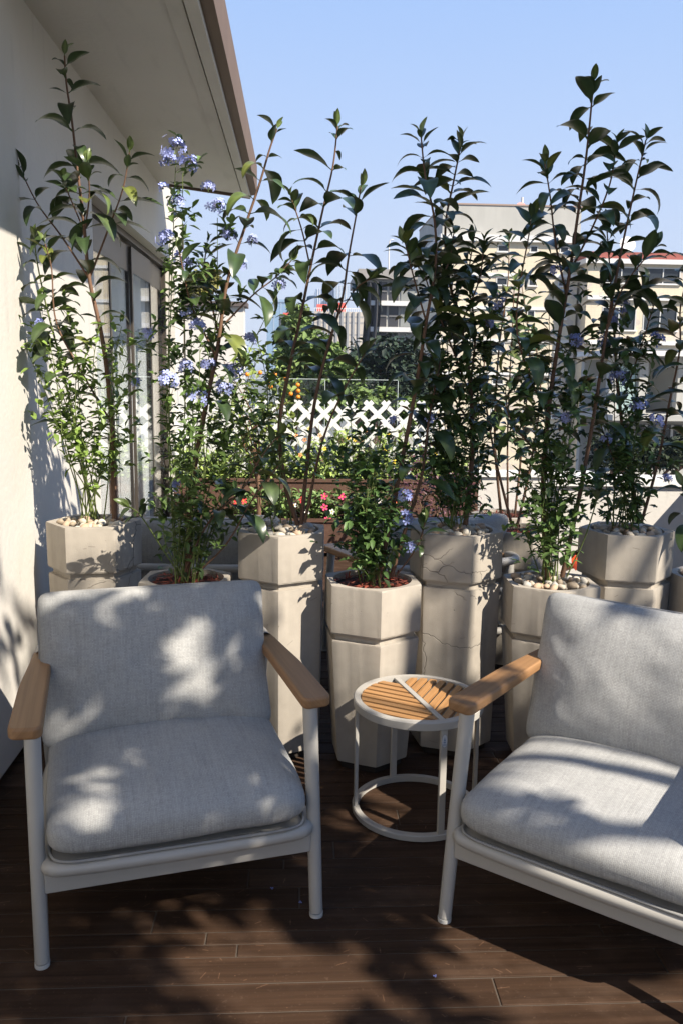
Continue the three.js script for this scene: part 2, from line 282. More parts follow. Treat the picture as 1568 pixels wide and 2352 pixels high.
function planter({ x, z, H, R = .208, turn = 0, taper = .82, mat = 0, label, tilt = 0 }) {
  const t = thing('hexagonal_planter', label, 'planter', [x, 0, z], turn, undefined); t.rotation.z = tilt;
  const n = 96, hx = k => a => hexR(a, R * k), circ = r => () => r, m = M.pots[mat];
  part('foot', loft([[hx(taper * .86), .001], [hx(taper * .86), .04]], n, R), M.under, t);
  part('body', loft([[hx(taper * .8), .034], [hx(taper * .985), .036], [hx(taper), .046], [hx(.975), H - .240], [hx(.965), H - .232], [hx(.88), H - .230]], n, R, .016), m, t);
  part('neck', loft([[hx(.885), H - .236], [hx(.885), H - .198]], n, R), m, t);
  part('collar', loft([[hx(.88), H - .204], [hx(.985), H - .203], [hx(1), H - .196], [hx(1), H - .007], [hx(.988), H], [circ(R * .765), H], [circ(R * .757), H - .008], [circ(R * .75), H - .08]], n, R, .012), m, t);
  part('soil', new THREE.CircleGeometry(R * .752, 40).rotateX(-Math.PI / 2).translate(0, H - .03, 0), M.soil, t);
  return t;
}
const pebGeo = [];
{ seed = 41; for (let k = 0; k < 7; k++) { const g = mergeVertices(new THREE.IcosahedronGeometry(1, 2).deleteAttribute('uv').deleteAttribute('normal')), p = g.attributes.position, s = rr(0, 50), a = V(rr(.9, 1.2), rr(.6, .85), rr(.7, .95)); for (let i = 0; i < p.count; i++) { const q = V().fromBufferAttribute(p, i), f = 1 + .34 * (vnoise(q.x * 1.7 + s, q.y * 1.7 + q.z * 1.3 + s, 999, 999, k) - .5); p.setXYZ(i, q.x * f * a.x, q.y * f * a.y, q.z * f * a.z); } g.computeVertexNormals(); const uv = new Float32Array(p.count * 2); for (let i = 0; i < p.count; i++) { uv[2 * i] = p.getX(i) * .3; uv[2 * i + 1] = p.getZ(i) * .3 + p.getY(i) * .2; } g.setAttribute('uv', new THREE.BufferAttribute(uv, 2)); pebGeo.push(g); } }
function pebbles(x, z, H, R, label, n = 54) {
  const t = thing('pebble_layer', label, 'pebbles', [x, H - .03, z]);
  for (let i = 0; i < n; i++) { const a = i * 2.4 + rr(-.3, .3), q = R * .70 * Math.sqrt((i + .5) / n), s = rr(.013, .024); const o = part('pebble', pick(pebGeo), pick(M.pebble), t, [Math.cos(a) * q, .016 + rr(0, .03) * (1 - q / R * .7), Math.sin(a) * q]); o.scale.setScalar(s); o.rotation.set(rr(-.4, .4), rr(0, 6), rr(-.4, .4)); }
}
function mulch(x, z, H, R, label) {
  const L = new Leaves();
  for (let i = 0; i < 260; i++) { const a = rr(0, 6.3), q = R * .73 * Math.sqrt(rnd()), k = rr(.5, 1.3); L.leaf(V(Math.cos(a) * q, rr(.004, .022), Math.sin(a) * q), V(rr(-1, 1), rr(-.25, .35), rr(-1, 1)).normalize(), V(rr(-.3, .3), 1, rr(-.3, .3)), rr(.02, .05), rr(.006, .013), [.23 * k, .052 * k, .028 * k], .05, .1); }
  const o = solo('mulch_layer', L.build(), M.mulch, label, 'mulch', undefined, 'stuff'); o.position.set(x, H - .03, z);
}
const POT = {
  a: { x: -.905, z: -3.83, H: 1.0, turn: .66, taper: .92, mat: 0 }, b: { x: -.462, z: -3.56, H: .805, turn: -.07, taper: .78, mat: 3 },
  c: { x: -.058, z: -3.66, H: 1.0, turn: -.06, taper: .93, mat: 1 }, d: { x: .325, z: -3.52, H: .81, R: .218, turn: .09, taper: .8, mat: 4 },
  e: { x: .705, z: -3.67, H: 1.0, turn: .155, taper: .92, mat: 2 }, f: { x: 1.095, z: -3.53, H: .80, turn: -.03, taper: .76, mat: 3, R: .214 },
  g: { x: 1.475, z: -3.68, H: 1.0, turn: .30, taper: .9, mat: 4 }, h: { x: 1.86, z: -3.60, H: .81, turn: .1, taper: .8, mat: 0 },
  i: { x: -.27, z: -4.95, H: .81, turn: .2, taper: .8, mat: 3 }, j: { x: 1.30, z: -5.22, H: .81, turn: .3, taper: .8, mat: 4 }, k: { x: 1.27, z: -4.72, H: .81, turn: .1, taper: .8, mat: 3 },
};
seed = 51;
const potLabel = { a: 'tall hexagonal concrete planter with long vertical crack standing beside the house wall', b: 'short hexagonal concrete planter behind the backrest of the square-on armchair', c: 'tall hexagonal concrete planter behind the teak armrest, between a mulched and a scuffed short planter', d: 'short hexagonal concrete planter with mulch and scuffed collar behind the round side table', e: 'tall hexagonal concrete planter with branching cracks below its collar', f: 'short hexagonal pebble planter behind the turned armchair', g: 'tall hexagonal planter standing in front of the white parapet', h: 'short hexagonal planter next to the one before the parapet, at the end of the row', i: 'short hexagonal planter with bright pebbles standing behind the front row', j: 'mulched hexagonal planter at the back, farther from the front row', k: 'mulched hexagonal planter behind the front row, just before its twin' };
for (const k in POT) planter({ ...POT[k], label: potLabel[k] });
pebbles(POT.a.x, POT.a.z, 1, .208, 'cream pebbles covering the soil of the planter beside the house wall');
pebbles(POT.c.x, POT.c.z, 1, .208, 'tan and white pebbles heaped in the tall planter behind the teak armrest');
pebbles(POT.e.x, POT.e.z, 1, .208, 'pale pebbles in the tall planter with branching cracks');
pebbles(POT.f.x, POT.f.z, .8, .214, 'white pebbles filling the short planter behind the turned armchair', 60);
pebbles(POT.g.x, POT.g.z, 1, .208, 'mixed brown and grey pebbles in the planter before the parapet');
pebbles(POT.h.x, POT.h.z, .81, .208, 'pale pebbles in the short planter at the end of the row');
pebbles(POT.i.x, POT.i.z, .81, .208, 'sunlit white pebbles in the planter behind the front row');
mulch(POT.b.x, POT.b.z, .805, .208, 'red bark mulch in the planter behind the square-on armchair');
mulch(POT.d.x, POT.d.z, .81, .218, 'red bark mulch in the planter behind the side table');
mulch(POT.j.x, POT.j.z, .81, .208, 'orange red bark mulch in the farther back planter');
mulch(POT.k.x, POT.k.z, .81, .208, 'orange red bark mulch in the nearer back planter');

// ------------------------------------------------------------------ lounge armchairs
function cushion(w, h, d, { p = 5, q = 2.6, n = 26, crown = .0, pinch = 0, wob = .004, s = 1 }) { // rounded, stuffed block; p squares the plan, q the profile
  const g = mergeVertices(new THREE.BoxGeometry(2, 2, 2, n, Math.round(n * .5), n).deleteAttribute('uv').deleteAttribute('normal')), P = g.attributes.position, uv = new Float32Array(P.count * 2);
  for (let i = 0; i < P.count; i++) {
    const v = V().fromBufferAttribute(P, i), X = Math.abs(v.x), Y = Math.abs(v.y), Z = Math.abs(v.z);
    const r = 1 / Math.pow(Math.pow(Math.pow(X, p) + Math.pow(Z, p), q / p) + Math.pow(Y, q), 1 / q);
    v.multiplyScalar(r);
    const e = (1 - Math.pow(Math.abs(v.x), 3)) * (1 - Math.pow(Math.abs(v.z), 3));
    const ear = 1 + pinch * Math.pow(Math.abs(v.x * v.z), 3);
    let y = v.y * h / 2 * (1 + (v.y > 0 ? crown : crown * .2) * e) * (1 - .35 * pinch * 10 * Math.pow(Math.abs(v.x * v.z), 4));
    const wv = (vnoise(v.x * 2.2 + s * 7 + 30, v.z * 2.2 + 30, 999, 999, 7) - .5) * wob * 2 + (vnoise(v.x * 7 + s * 7 + 30, v.z * 6 + 30, 999, 999, 8) - .5) * wob * .7;
    P.setXYZ(i, v.x * w / 2 * ear + wv * .5 * Math.sign(v.x) * X, y + wv * Math.sign(v.y), v.z * d / 2 * ear);
    const dy = h / 2 * (1 + crown * e) - y;
    uv[2 * i] = (v.x * w / 2 + Math.sign(v.x) * dy * Math.pow(Math.abs(v.x), 8)) / .4 + s * .13; uv[2 * i + 1] = (v.z * d / 2 + Math.sign(v.z) * dy * Math.pow(Math.abs(v.z), 8)) / .4;
  }
  g.setAttribute('uv', new THREE.BufferAttribute(uv, 2)); g.computeVertexNormals(); return g;
}
function seamPath(w, d, p, y, n = 64, f = 1) { const a = []; for (let i = 0; i < n; i++) { const t = i / n * Math.PI * 2, c = Math.cos(t), s = Math.sin(t), r = 1 / Math.pow(Math.pow(Math.abs(c), p) + Math.pow(Math.abs(s), p), 1 / p); a.push(V(c * r * w / 2 * f, y, s * r * d / 2 * f)); } return a; }
function armchair(label, group) {
  const t = thing('lounge_armchair', label, 'armchair', [0, 0, 0], 0, group), hw = .404;
  for (const s of [-1, 1]) {
    const l = part('leg', tube([V(s * hw, .012, 0), V(s * (hw + .002), .33, -.05), V(s * (hw + .004), .645, -.105)], .0205, .0235, 18, 12), M.metal, t); part('foot_cap', new THREE.CylinderGeometry(.0215, .021, .012, 18).translate(s * hw, .006, .001), std(.55, .54, .51, .6), l);
    const r = part('leg', tube([V(s * (hw - .03), .012, -.85), V(s * (hw - .018), .34, -.785), V(s * (hw - .006), .678, -.735)], .021, .0235, 18, 12), M.metal, t); part('foot_cap', new THREE.CylinderGeometry(.022, .02, .012, 18).translate(s * (hw - .03), .006, -.85), std(.55, .54, .51, .6), r);
    // teak armrest: straight inside edge, outside edge tapering towards the back
    const sh = new THREE.Shape(); const xi = .392, xo = .462;
    sh.moveTo(xi + .012, .085); sh.lineTo(xo - .02, .09); sh.quadraticCurveTo(xo, .09, xo + .002, .108); sh.lineTo(xo - .002, .40); sh.quadraticCurveTo(xo - .004, .44, xo - .012, .52); sh.lineTo(xo - .026, .70); sh.lineTo(xi - .002, .70); sh.lineTo(xi - .004, .103); sh.quadraticCurveTo(xi - .004, .087, xi + .012, .085);
    const ag = new THREE.ExtrudeGeometry(sh, { depth: .016, bevelEnabled: true, bevelThickness: .010, bevelSize: .009, bevelSegments: 5, curveSegments: 8 });
    const ap = ag.attributes.position, au = new Float32Array(ap.count * 2); for (let i = 0; i < ap.count; i++) { au[2 * i] = ap.getX(i) / .30 + ap.getZ(i) * 3 + (s > 0 ? .4 : 0); au[2 * i + 1] = ap.getY(i) / 1.1 + (s > 0 ? .3 : 0); } ag.setAttribute('uv', new THREE.BufferAttribute(au, 2));
    ag.rotateX(-Math.PI / 2); if (s < 0) { ag.scale(-1, 1, 1); const ix = ag.index; if (ix) { } else { for (const k in ag.attributes) { const a = ag.attributes[k], S = a.itemSize; for (let i = 0; i < a.count; i += 3) for (let c = 0; c < S; c++) { const q = a.array[(i + 1) * S + c]; a.array[(i + 1) * S + c] = a.array[(i + 2) * S + c]; a.array[(i + 2) * S + c] = q; } } } }
    ag.translate(-s * .39, 0, .1).rotateX(.030).rotateY(s * .035).translate(s * .39, .655, -.1); part('armrest', ag, M.teak, t);
  }
  // metal hoop that carries on from the arms round the back
  const hp = [V(.397, .686, -.69), V(.394, .689, -.76), V(.378, .69, -.82), V(.335, .69, -.862), V(.25, .69, -.88), V(0, .69, -.885)];
  const full = hp.concat(hp.slice(0, -1).reverse().map(v => V(-v.x, v.y, v.z)));
  const hoop = tube(full, .0225, .0225, 16, 90); { const p = hoop.attributes.position; for (let i = 0; i < p.count; i++) p.setY(i, .662 + (p.getY(i) - .662) * 1.0); } part('back_hoop', hoop, M.metal, t);
  part('lower_back_rail', tube([V(-.385, .52, -.815), V(.385, .52, -.815)], .016, .016, 14, 4), M.metal, t);
  for (let i = -3; i <= 3; i++) part('back_slat', tube([V(i * .1, .30, -.72), V(i * .1, .52, -.81), V(i * .1, .68, -.875)], .008, .008, 8, 8), M.metal, t);
  // seat frame: rounded tube over a flat apron, front, sides and back
  part('seat_frame', tube([[-.375, .012], [-.36, .024], [.36, .024], [.375, .012], [.375, -.70], [.36, -.715], [-.36, -.715], [-.375, -.70]].map(([x, z]) => V(x, .285 - (z < -.5 ? .02 : 0), z - .03)), .0205, .0205, 14, 160, true), M.metal, t);
  part('apron', rbox(hw * 2 - .03, .07, .016, .004, 0, .242, -.024), M.metal, t);
  for (const s of [-1, 1]) part('side_rail', rbox(.014, .05, .70, .004, s * .388, .25, -.39), M.metal, t);
  part('seat_panel', bx(.735, .012, .70, 0, .297, -.362), M.metal, t);
  const sc = part('seat_cushion', cushion(.765, .172, .72, { p: 11, q: 2.9, crown: .15, wob: .006, s: 1, n: 34 }), M.fabric, t, [0, .383, -.336]); sc.rotation.x = .035;
  part('piping', tube(seamPath(.765, .72, 11, -.06, 72, .985), .0045, .0045, 8, 220, true), M.piping, sc);
  const bc = part('back_cushion', cushion(.772, .185, .52, { p: 16, q: 2.5, crown: .12, pinch: .035, wob: .010, s: 3, n: 34 }), M.fabric, t, [-.012, .66, -.62]); bc.rotation.x = Math.PI / 2 - .30;
  part('piping', tube(seamPath(.772, .52, 16, 0, 72, 1.005), .004, .004, 8, 220, true), M.piping, bc);
  return t;
}
const C1 = armchair('grey cushioned armchair with teak arms standing square-on beside the house wall');
C1.position.set(-.321, 0, -2.326); C1.rotation.y = .255;
function copyOf(o, label) { const c = o.clone(); c.name = numbered(o.name.replace(/_\d{3}$/, '')); c.userData = { ...o.userData, label }; scene.add(c); return c; }
const C2 = copyOf(C1, 'grey cushioned armchair turned sideways, its teak arm reaching over the side table'); C2.position.set(.781, 0, -2.135); C2.rotation.y = -.68;
const C3 = copyOf(C1, 'armchair facing away behind the short mulched planter and the house-side planter'); C3.position.set(-.50, 0, -5.10); C3.rotation.y = Math.PI - .06;
const C4 = copyOf(C1, 'armchair facing away behind the cracked tall planter, teak arm showing between planters'); C4.position.set(.56, 0, -5.12); C4.rotation.y = Math.PI + .34;

// ------------------------------------------------------------------ round side table
{
  const R = .246, Ht = .459, t = thing('side_table', 'round side table with teak slats and pale metal ring frame', 'side table', [.468, 0, -3.072]);
  const ringG = (y0, y1, ro, ri) => loft([[() => ri, y0], [() => ro - .002, y0], [() => ro, y0 + .002], [() => ro, y1 - .004], [() => ro - .004, y1], [() => ri, y1], [() => ri, y0]], 90, .3);
  part('top_ring', ringG(Ht - .032, Ht, R, R - .026), M.metal, t);
  part('base_ring', ringG(.002, .026, R - .002, R - .026), M.metal, t);
  const A = Math.atan2(.118, .432);                          // direction of the bar, from back to front
  for (const a of [A, A + Math.PI, -Math.PI / 2 + .04, Math.PI / 2 + .04]) {
    const l = part('leg', rbox(.026, Ht - .032 - .024, .014, .003, 0, (Ht - .032 + .024) / 2, 0), M.metal, t); l.position.set(Math.sin(a) * (R - .0135), 0, Math.cos(a) * (R - .0135)); l.rotation.y = a;
    if (a === A) {
      const tx = new Tex(48, 72, (u, v) => { const x = u - .5, y = v - .5, e = Math.hypot(x * 2, y * 2); if (e > .93) return [.25, .27, .30]; const sail = y > -.02 && y < .3 && Math.abs(x) < (.3 - y) * .62 && Math.abs(x) > .02, hull = y < -.06 && y > -.16 && Math.abs(x) < .3 + y, wv = y < -.2 && y > -.36 && Math.sin(x * 40 + y * 60) > .1 && Math.abs(x) < .3; return sail || hull || wv ? [.16, .24, .38] : [.55, .57, .60]; }).make(true);
      part('sticker', new THREE.CircleGeometry(.5, 32).scale(.022, .052, 1).translate(0, Ht - .075, .0085), new THREE.MeshStandardMaterial({ map: tx, roughness: .4, side: THREE.DoubleSide }), l);
    }
  }
  const bar = part('crossbar', rbox(.022, .014, 2 * R - .054, .003, 0, Ht - .008, 0), M.metal, t); bar.rotation.y = A;
  const rail = part('under_rail', rbox(.018, .012, 2 * R - .056, .003, 0, Ht - .0285, 0), M.metal, t); rail.rotation.y = A;
  // slats: two fans meeting at the crossbar, clipped to the ring
  const ux = Math.sin(A), uz = Math.cos(A), Ri = R - .029; seed = 61;
  const run = (dir, side) => { // slats along dir, clipped to |p|<Ri and to one side of the bar
    const dx = Math.sin(dir), dz = Math.cos(dir), nx = -dz, nz = dx, w = .026, gap = .013;
    for (let o = -Ri; o < Ri; o += w + gap) {
      const inside = (a, b) => { const x = dx * a + nx * b, z = dz * a + nz * b; return Math.hypot(x, z) < Ri && side * (x * uz - z * ux) > .0135; };
      const edge = b => { let lo = null, hi = null; for (let a = -Ri; a <= Ri; a += .001) if (inside(a, b)) { if (lo === null) lo = a; hi = a; } return lo === null ? null : [lo, hi]; };
      const e0 = edge(o), e1 = edge(o + w); if (!e0 || !e1 || e0[1] - e0[0] < .02 || e1[1] - e1[0] < .02) continue;
      const pts = [[e0[0], o], [e0[1], o]]; const em = edge(o + w / 2); if (em) pts.push([em[1], o + w / 2]); pts.push([e1[1], o + w], [e1[0], o + w]); if (em) pts.push([em[0], o + w / 2]);
      const sh = new THREE.Shape(pts.map(([a, b]) => new THREE.Vector2(b, a)));
      const g = new THREE.ExtrudeGeometry(sh, { depth: .011, bevelEnabled: true, bevelThickness: .0012, bevelSize: .0012, bevelOffset: -.0012, bevelSegments: 1 });
      const p = g.attributes.position, uv = new Float32Array(p.count * 2), s = rnd(); for (let i = 0; i < p.count; i++) { uv[2 * i] = p.getX(i) / .18 + s; uv[2 * i + 1] = p.getY(i) / .8 + s; } g.setAttribute('uv', new THREE.BufferAttribute(uv, 2));
      // local (x -> normal, y -> along): world = n*x + d*y, up = z
      g.applyMatrix4(new THREE.Matrix4().makeBasis(V(nx, 0, nz), V(dx, 0, dz), V(0, 1, 0))); 
      part('slat', g, pick(M.teakSlat), t, [0, Ht - .016, 0]);
    }
  };
  run(Math.atan2(.254, .148), -1); run(Math.atan2(.081, -.16), 1);
}

// ------------------------------------------------------------------ broadleaf shrubs (large arching opposite leaves)
const bigLeaf = [];
{
  seed = 71;
  const mk = (arch, twist, wid, droopy) => {
    const nL = 9, cols = [-1, -.55, 0, .55, 1], p = [], c = [], idx = []; let y = 0, z = 0;
    for (let i = 0; i <= nL; i++) {
      const s = i / nL, ph = -arch * Math.pow(s, 1.2); if (i) { z += Math.cos(ph) / nL; y += Math.sin(ph) / nL; }
      const w = s < .1 ? .03 : wid * Math.pow(Math.sin(Math.PI * Math.pow((s - .1) / .9, .80)), .82) + .004;
      cols.forEach(k => { const fold = Math.abs(k) * w * (.34 + .1 * Math.sin(s * 9 + k * 2)), tw = twist * s; const x = k * w, yy = fold; p.push(x * Math.cos(tw) - yy * Math.sin(tw), y + (x * Math.sin(tw) + yy * Math.cos(tw)) * Math.cos(ph), z - (yy) * Math.sin(ph) * .5); const m = k === 0 ? 1.55 : 1 + .12 * Math.sin(s * 34 + Math.abs(k) * 3); c.push(m, m, m * .95); });
    }
    for (let i = 0; i < nL; i++) for (let j = 0; j < 4; j++) { const a = i * 5 + j; idx.push(a, a + 5, a + 1, a + 1, a + 5, a + 6); }
    const g = new THREE.BufferGeometry(); g.setAttribute('position', new THREE.Float32BufferAttribute(p, 3)); g.setAttribute('color', new THREE.Float32BufferAttribute(c, 3)); g.setAttribute('uv', new THREE.Float32BufferAttribute(new Float32Array(p.length / 3 * 2), 2)); g.setIndex(idx); g.computeVertexNormals(); return g;
  };
  for (const [a, t, w] of [[.5, .1, .20], [.9, -.25, .19], [1.2, .2, .21], [1.5, -.1, .19], [1.8, .3, .18], [1.1, .5, .2], [1.4, -.45, .2], [2.1, .1, .17]]) bigLeaf.push(mk(a, t, w));
}
const px = (pts, z0, z1) => pts.map(([x, y], i) => at(x, y, z0 + (z1 - z0) * i / Math.max(1, pts.length - 1)));
const tmpM = new THREE.Matrix4();
function orient(o, dir, up) { const z = dir.clone().normalize(), x = V().crossVectors(up, z); if (x.lengthSq() < 1e-4) x.set(1, 0, 0); x.normalize(); const y = V().crossVectors(z, x); o.quaternion.setFromRotationMatrix(tmpM.makeBasis(x, y, z)); }
// stems: [points in the picture, radius at base, radius at tip, where leaves start (0..1), spacing, depth at base, depth at tip]
function broadleaf(label, base, stems, sd, leafLen = .125) {
  seed = sd; const t = thing('broadleaf_shrub', label, 'shrub', base); const B = V(...base);
  stems.forEach(([pts, r0, r1, from, gap, dz0, dz1, mt]) => {
    const w = px(pts, base[2] + dz0, base[2] + dz1).map(v => v.sub(B)), c = new THREE.CatmullRomCurve3(w), len = c.getLength();
    const st = part('stem', tube(w, r0 * .82, r1 * .85, 7, w.length * 6), mt === 'g' ? M.greenTwig : M.bark, t);
    let a0 = rr(0, 3), s = from * len;
    while (s < len) {
      const u = s / len, P = c.getPointAt(u), T = c.getTangentAt(u), tip = (len - s) / .22;
      const n1 = V().crossVectors(T, V(0, 0, 1)).normalize(), n2 = V().crossVectors(T, n1).normalize();
      for (const k of [0, Math.PI]) {
        if (rnd() < .10) continue;
        const a = a0 + k + rr(-.35, .35), out = n1.clone().multiplyScalar(Math.cos(a)).addScaledVector(n2, Math.sin(a)), small = Math.min(1, .48 + tip * .55);
        const lift = rr(.25, .95) + (tip < .35 ? .9 : 0), d = out.clone().addScaledVector(T, lift).normalize();
        const L = 1.46 * leafLen * rr(.72, 1.15) * small * (rnd() < .18 ? rr(.45, .8) : 1);
        const o = part('leaf', tip < .3 ? pick(bigLeaf.slice(0, 3)) : pick(bigLeaf), rnd() < .72 ? M.leaf[pick([0, 1, 3])] : M.leaf[pick([2, 4, 4, 5])], t, P.clone().addScaledVector(out, 0.002).toArray()); o.scale.set(L * rr(.78, 1.05), L, L);
        orient(o, d, V(rr(-.3, .3), 1, rr(-.3, .3)));
      }
      a0 += Math.PI / 2 + rr(-.3, .3); s += gap * ([104, 105, 106, 107].includes(sd) ? .69 : .78) * rr(.7, 1.35) * (tip < .5 ? .55 : 1);
    }
    for (let k = 0; k < 2; k++) { const T = c.getTangentAt(1), o = part('leaf', bigLeaf[k], M.leaf[2], t, w[w.length - 1].toArray()); o.scale.setScalar(leafLen * rr(.35, .6)); orient(o, T.clone().add(V(rr(-.35, .35), .3, rr(-.4, .4))), V(rr(-1, 1), .3, rr(-1, 1))); }
  });
  return t;
}
const base = k => [POT[k].x, POT[k].H - .04, POT[k].z];
broadleaf('tall sparse shrub with red brown stems against the stucco wall and soffit', base('a'), [
  [[[265, 1200], [256, 950], [236, 780], [206, 640], [194, 520], [180, 400], [165, 270], [153, 190], [149, 128]], .0165, .004, .46, .085, .0, .02],
  [[[206, 640], [248, 530], [284, 430], [298, 350]], .006, .003, .35, .075, .0, .08], [[[206, 640], [140, 540], [88, 470], [45, 385]], .006, .003, .25, .08, .0, -.05],
  [[[194, 540], [206, 440], [199, 372]], .005, .003, .3, .06, .0, .10], [[[190, 520], [160, 450], [146, 415]], .004, .003, .4, .06, .0, .12],
  [[[215, 1198], [180, 1010], [140, 830], [104, 690], [84, 590], [80, 548]], .010, .003, .35, .085, -.02, .03, 'g'], [[[250, 960], [180, 840], [130, 740], [118, 610], [104, 560]], .006, .003, .4, .08, .0, .09]], 101, .13);
broadleaf('tall dense shrub rising past the roof edge from the mulched planter', base('b'), [
  [[[432, 1325], [440, 1130], [470, 950], [500, 800], [522, 650], [560, 530], [597, 420], [622, 335], [636, 296]], .017, .004, .40, .075, 0, .03],
  [[[497, 820], [440, 700], [425, 640], [412, 575]], .006, .003, .35, .075, 0, .1], [[[505, 780], [485, 690], [470, 620], [476, 560]], .006, .003, .3, .07, 0, -.09],
  [[[520, 740], [590, 670], [630, 640], [668, 600]], .005, .0025, .45, .07, 0, .02], [[[420, 1325], [480, 1200], [560, 1120], [600, 1050], [640, 1000]], .006, .003, .35, .09, .02, .14], [[[445, 1325], [520, 1250], [585, 1140], [640, 1070]], .005, .003, .5, .09, .02, .16],
  [[[415, 1322], [380, 1270], [320, 1180], [300, 1165]], .005, .003, .8, .09, .02, .13, 'g']], 102, .135);
broadleaf('open shrub of three bare brown stems with arching leaves against the sky', base('c'), [
  [[[684, 1205], [655, 1110], [642, 980], [662, 860], [690, 730], [712, 620], [742, 480], [765, 380], [775, 290]], .013, .0035, .42, .085, 0, .05],
  [[[692, 1205], [706, 1060], [722, 930], [752, 800], [785, 690], [800, 590], [818, 490], [828, 430]], .012, .0035, .45, .085, 0, .0],
  [[[700, 1200], [745, 1000], [790, 895], [838, 810]], .009, .003, .72, .09, .02, .1], [[[712, 610], [694, 530], [678, 480], [668, 452]], .0045, .003, .35, .075, .03, .1], [[[780, 720], [820, 660], [850, 640]], .004, .0025, .5, .08, .0, .1]], 103, .145);
broadleaf('leaning shrub with two thick brown stems in the scuffed mulched planter', base('d'), [
  [[[868, 1330], [898, 1180], [930, 1020], [956, 880], [978, 740], [1000, 600], [996, 500], [975, 400], [966, 312]], .015, .0035, .42, .062, 0, .03], [[[898, 1325], [935, 1200], [968, 1090], [985, 960], [1010, 830]], .012, .004, .45, .07, -.01, -.04],
  [[[978, 740], [950, 640], [930, 560]], .005, .003, .3, .062, 0, .1], [[[985, 690], [1030, 600], [1040, 540]], .005, .003, .3, .062, 0, -.08], [[[908, 1325], [960, 1250], [975, 1200]], .004, .003, .6, .08, .02, .1]], 104, .135);
broadleaf('dense dark shrub rising from the planter with branching cracks', base('e'), [
  [[[1068, 1205], [1082, 1060], [1080, 900], [1060, 760], [1030, 640], [1022, 520], [1040, 420], [1060, 322]], .015, .0035, .25, .056, 0, .02], [[[1075, 900], [1030, 780], [990, 680], [965, 600]], .006, .003, .2, .058, 0, .1], [[[1080, 880], [1090, 760], [1075, 640], [1088, 540]], .007, .003, .2, .06, 0, -.09],
  [[[1082, 980], [1010, 860], [985, 800], [975, 770]], .006, .003, .25, .06, 0, .12], [[[1060, 740], [1100, 640], [1110, 560]], .005, .003, .25, .06, 0, .05]], 105, .130);
broadleaf('tallest dense shrub, two leaders high above the pale tower', base('f'), [
  [[[1258, 1330], [1246, 1150], [1258, 950], [1282, 780], [1305, 640], [1325, 500], [1345, 360], [1362, 190]], .016, .004, .28, .054, 0, .03], [[[1290, 1325], [1335, 1110], [1368, 920], [1392, 760], [1425, 580], [1455, 440], [1482, 322]], .013, .0035, .36, .06, 0, -.03],
  [[[1300, 680], [1275, 560], [1262, 450], [1250, 375]], .006, .003, .2, .06, 0, .09], [[[1310, 620], [1365, 510], [1400, 420], [1415, 330]], .006, .003, .25, .062, 0, .07], [[[1260, 960], [1210, 850], [1185, 740], [1220, 500]], .006, .003, .2, .065, 0, .09], [[[1392, 760], [1430, 660], [1500, 570]], .005, .003, .3, .062, 0, .06], [[[1250, 1060], [1170, 960], [1160, 900]], .005, .003, .3, .075, 0, .1],
  [[[1300, 1325], [1340, 1240], [1375, 1130]], .004, .003, .9, .1, .04, .08, 'g']], 106, .135);
broadleaf('shrub with thin diverging stems in front of the white parapet', base('g'), [
  [[[1466, 1200], [1440, 1060], [1418, 900], [1408, 740], [1398, 600], [1392, 520]], .011, .003, .4, .065, 0, .03], [[[1472, 1200], [1510, 1060], [1535, 930], [1560, 800], [1562, 700], [1590, 600]], .009, .003, .3, .085, 0, .02], [[[1455, 1200], [1410, 1060], [1380, 980]], .005, .003, .4, .08, 0, .1], [[[1425, 930], [1470, 800], [1500, 700]], .005, .003, .5, .085, 0, .08]], 107, .130);
broadleaf('shrub with long drooping leaves in the short planter at the row end', base('h'), [
  [[[1660, 1330], [1620, 1050], [1585, 850], [1575, 700], [1580, 560]], .012, .003, .35, .09, 0, .03], [[[1655, 1330], [1600, 1220], [1570, 1120]], .006, .003, .5, .09, .02, .08]], 108, .145);
broadleaf('light green shrub in the farther mulched back planter, seen through the front row', base('j'), [
  [[[1150, 1190], [1135, 1000], [1145, 800], [1165, 650], [1168, 545]], .012, .003, .3, .062, 0, .03], [[[1180, 1195], [1200, 1000], [1215, 800], [1195, 640]], .01, .003, .3, .065, 0, -.1], [[[1165, 1195], [1165, 980], [1175, 760], [1180, 650]], .009, .003, .35, .065, 0, .1]], 109, .125);
broadleaf('light green shrub in the nearer mulched back planter, behind the cracked planter', base('k'), [
  [[[1175, 1210], [1130, 1020], [1110, 860], [1125, 720]], .011, .003, .3, .07, 0, .03], [[[1185, 1215], [1215, 1080], [1240, 900], [1225, 760]], .011, .003, .3, .07, 0, -.06]], 110, .12);

// ------------------------------------------------------------------ plumbago: fine twigs, small leaves, blue flower heads
const G = (r, g, b) => () => { const k = rr(.65, 1.35); return [r * k, g * k, b * k * rr(.8, 1.1)]; };
function flowerHead(parent, P, r, n = 15) {
  const L = new Leaves(), k0 = rr(.8, 1.15);
  for (let i = 0; i < n; i++) { const d = V(rr(-1, 1), rr(-.45, 1), rr(-1, 1)).normalize(), q = P.clone().addScaledVector(d, r * rr(.55, 1)), nr = d.clone().add(V(rr(-.3, .3), rr(-.2, .4), rr(-.3, .3))).normalize(), k = k0 * rr(.85, 1.2); L.star(q, nr, rr(.012, .018), [.34 * k, .385 * k, .70 * k]); L.leaf(P, d, V(0, 1, .1), q.distanceTo(P), .003, [.30, .26, .38], 0, 0); }
  for (let i = 0; i < 8; i++) L.leaf(P, V(rr(-1, 1), rr(-1, .6), rr(-1, 1)).normalize(), V(0, 1, 0), rr(.015, .03), .005, [.14, .19, .05], .1, .1);
  part('flower_head', L.build(), M.petal, parent);
}
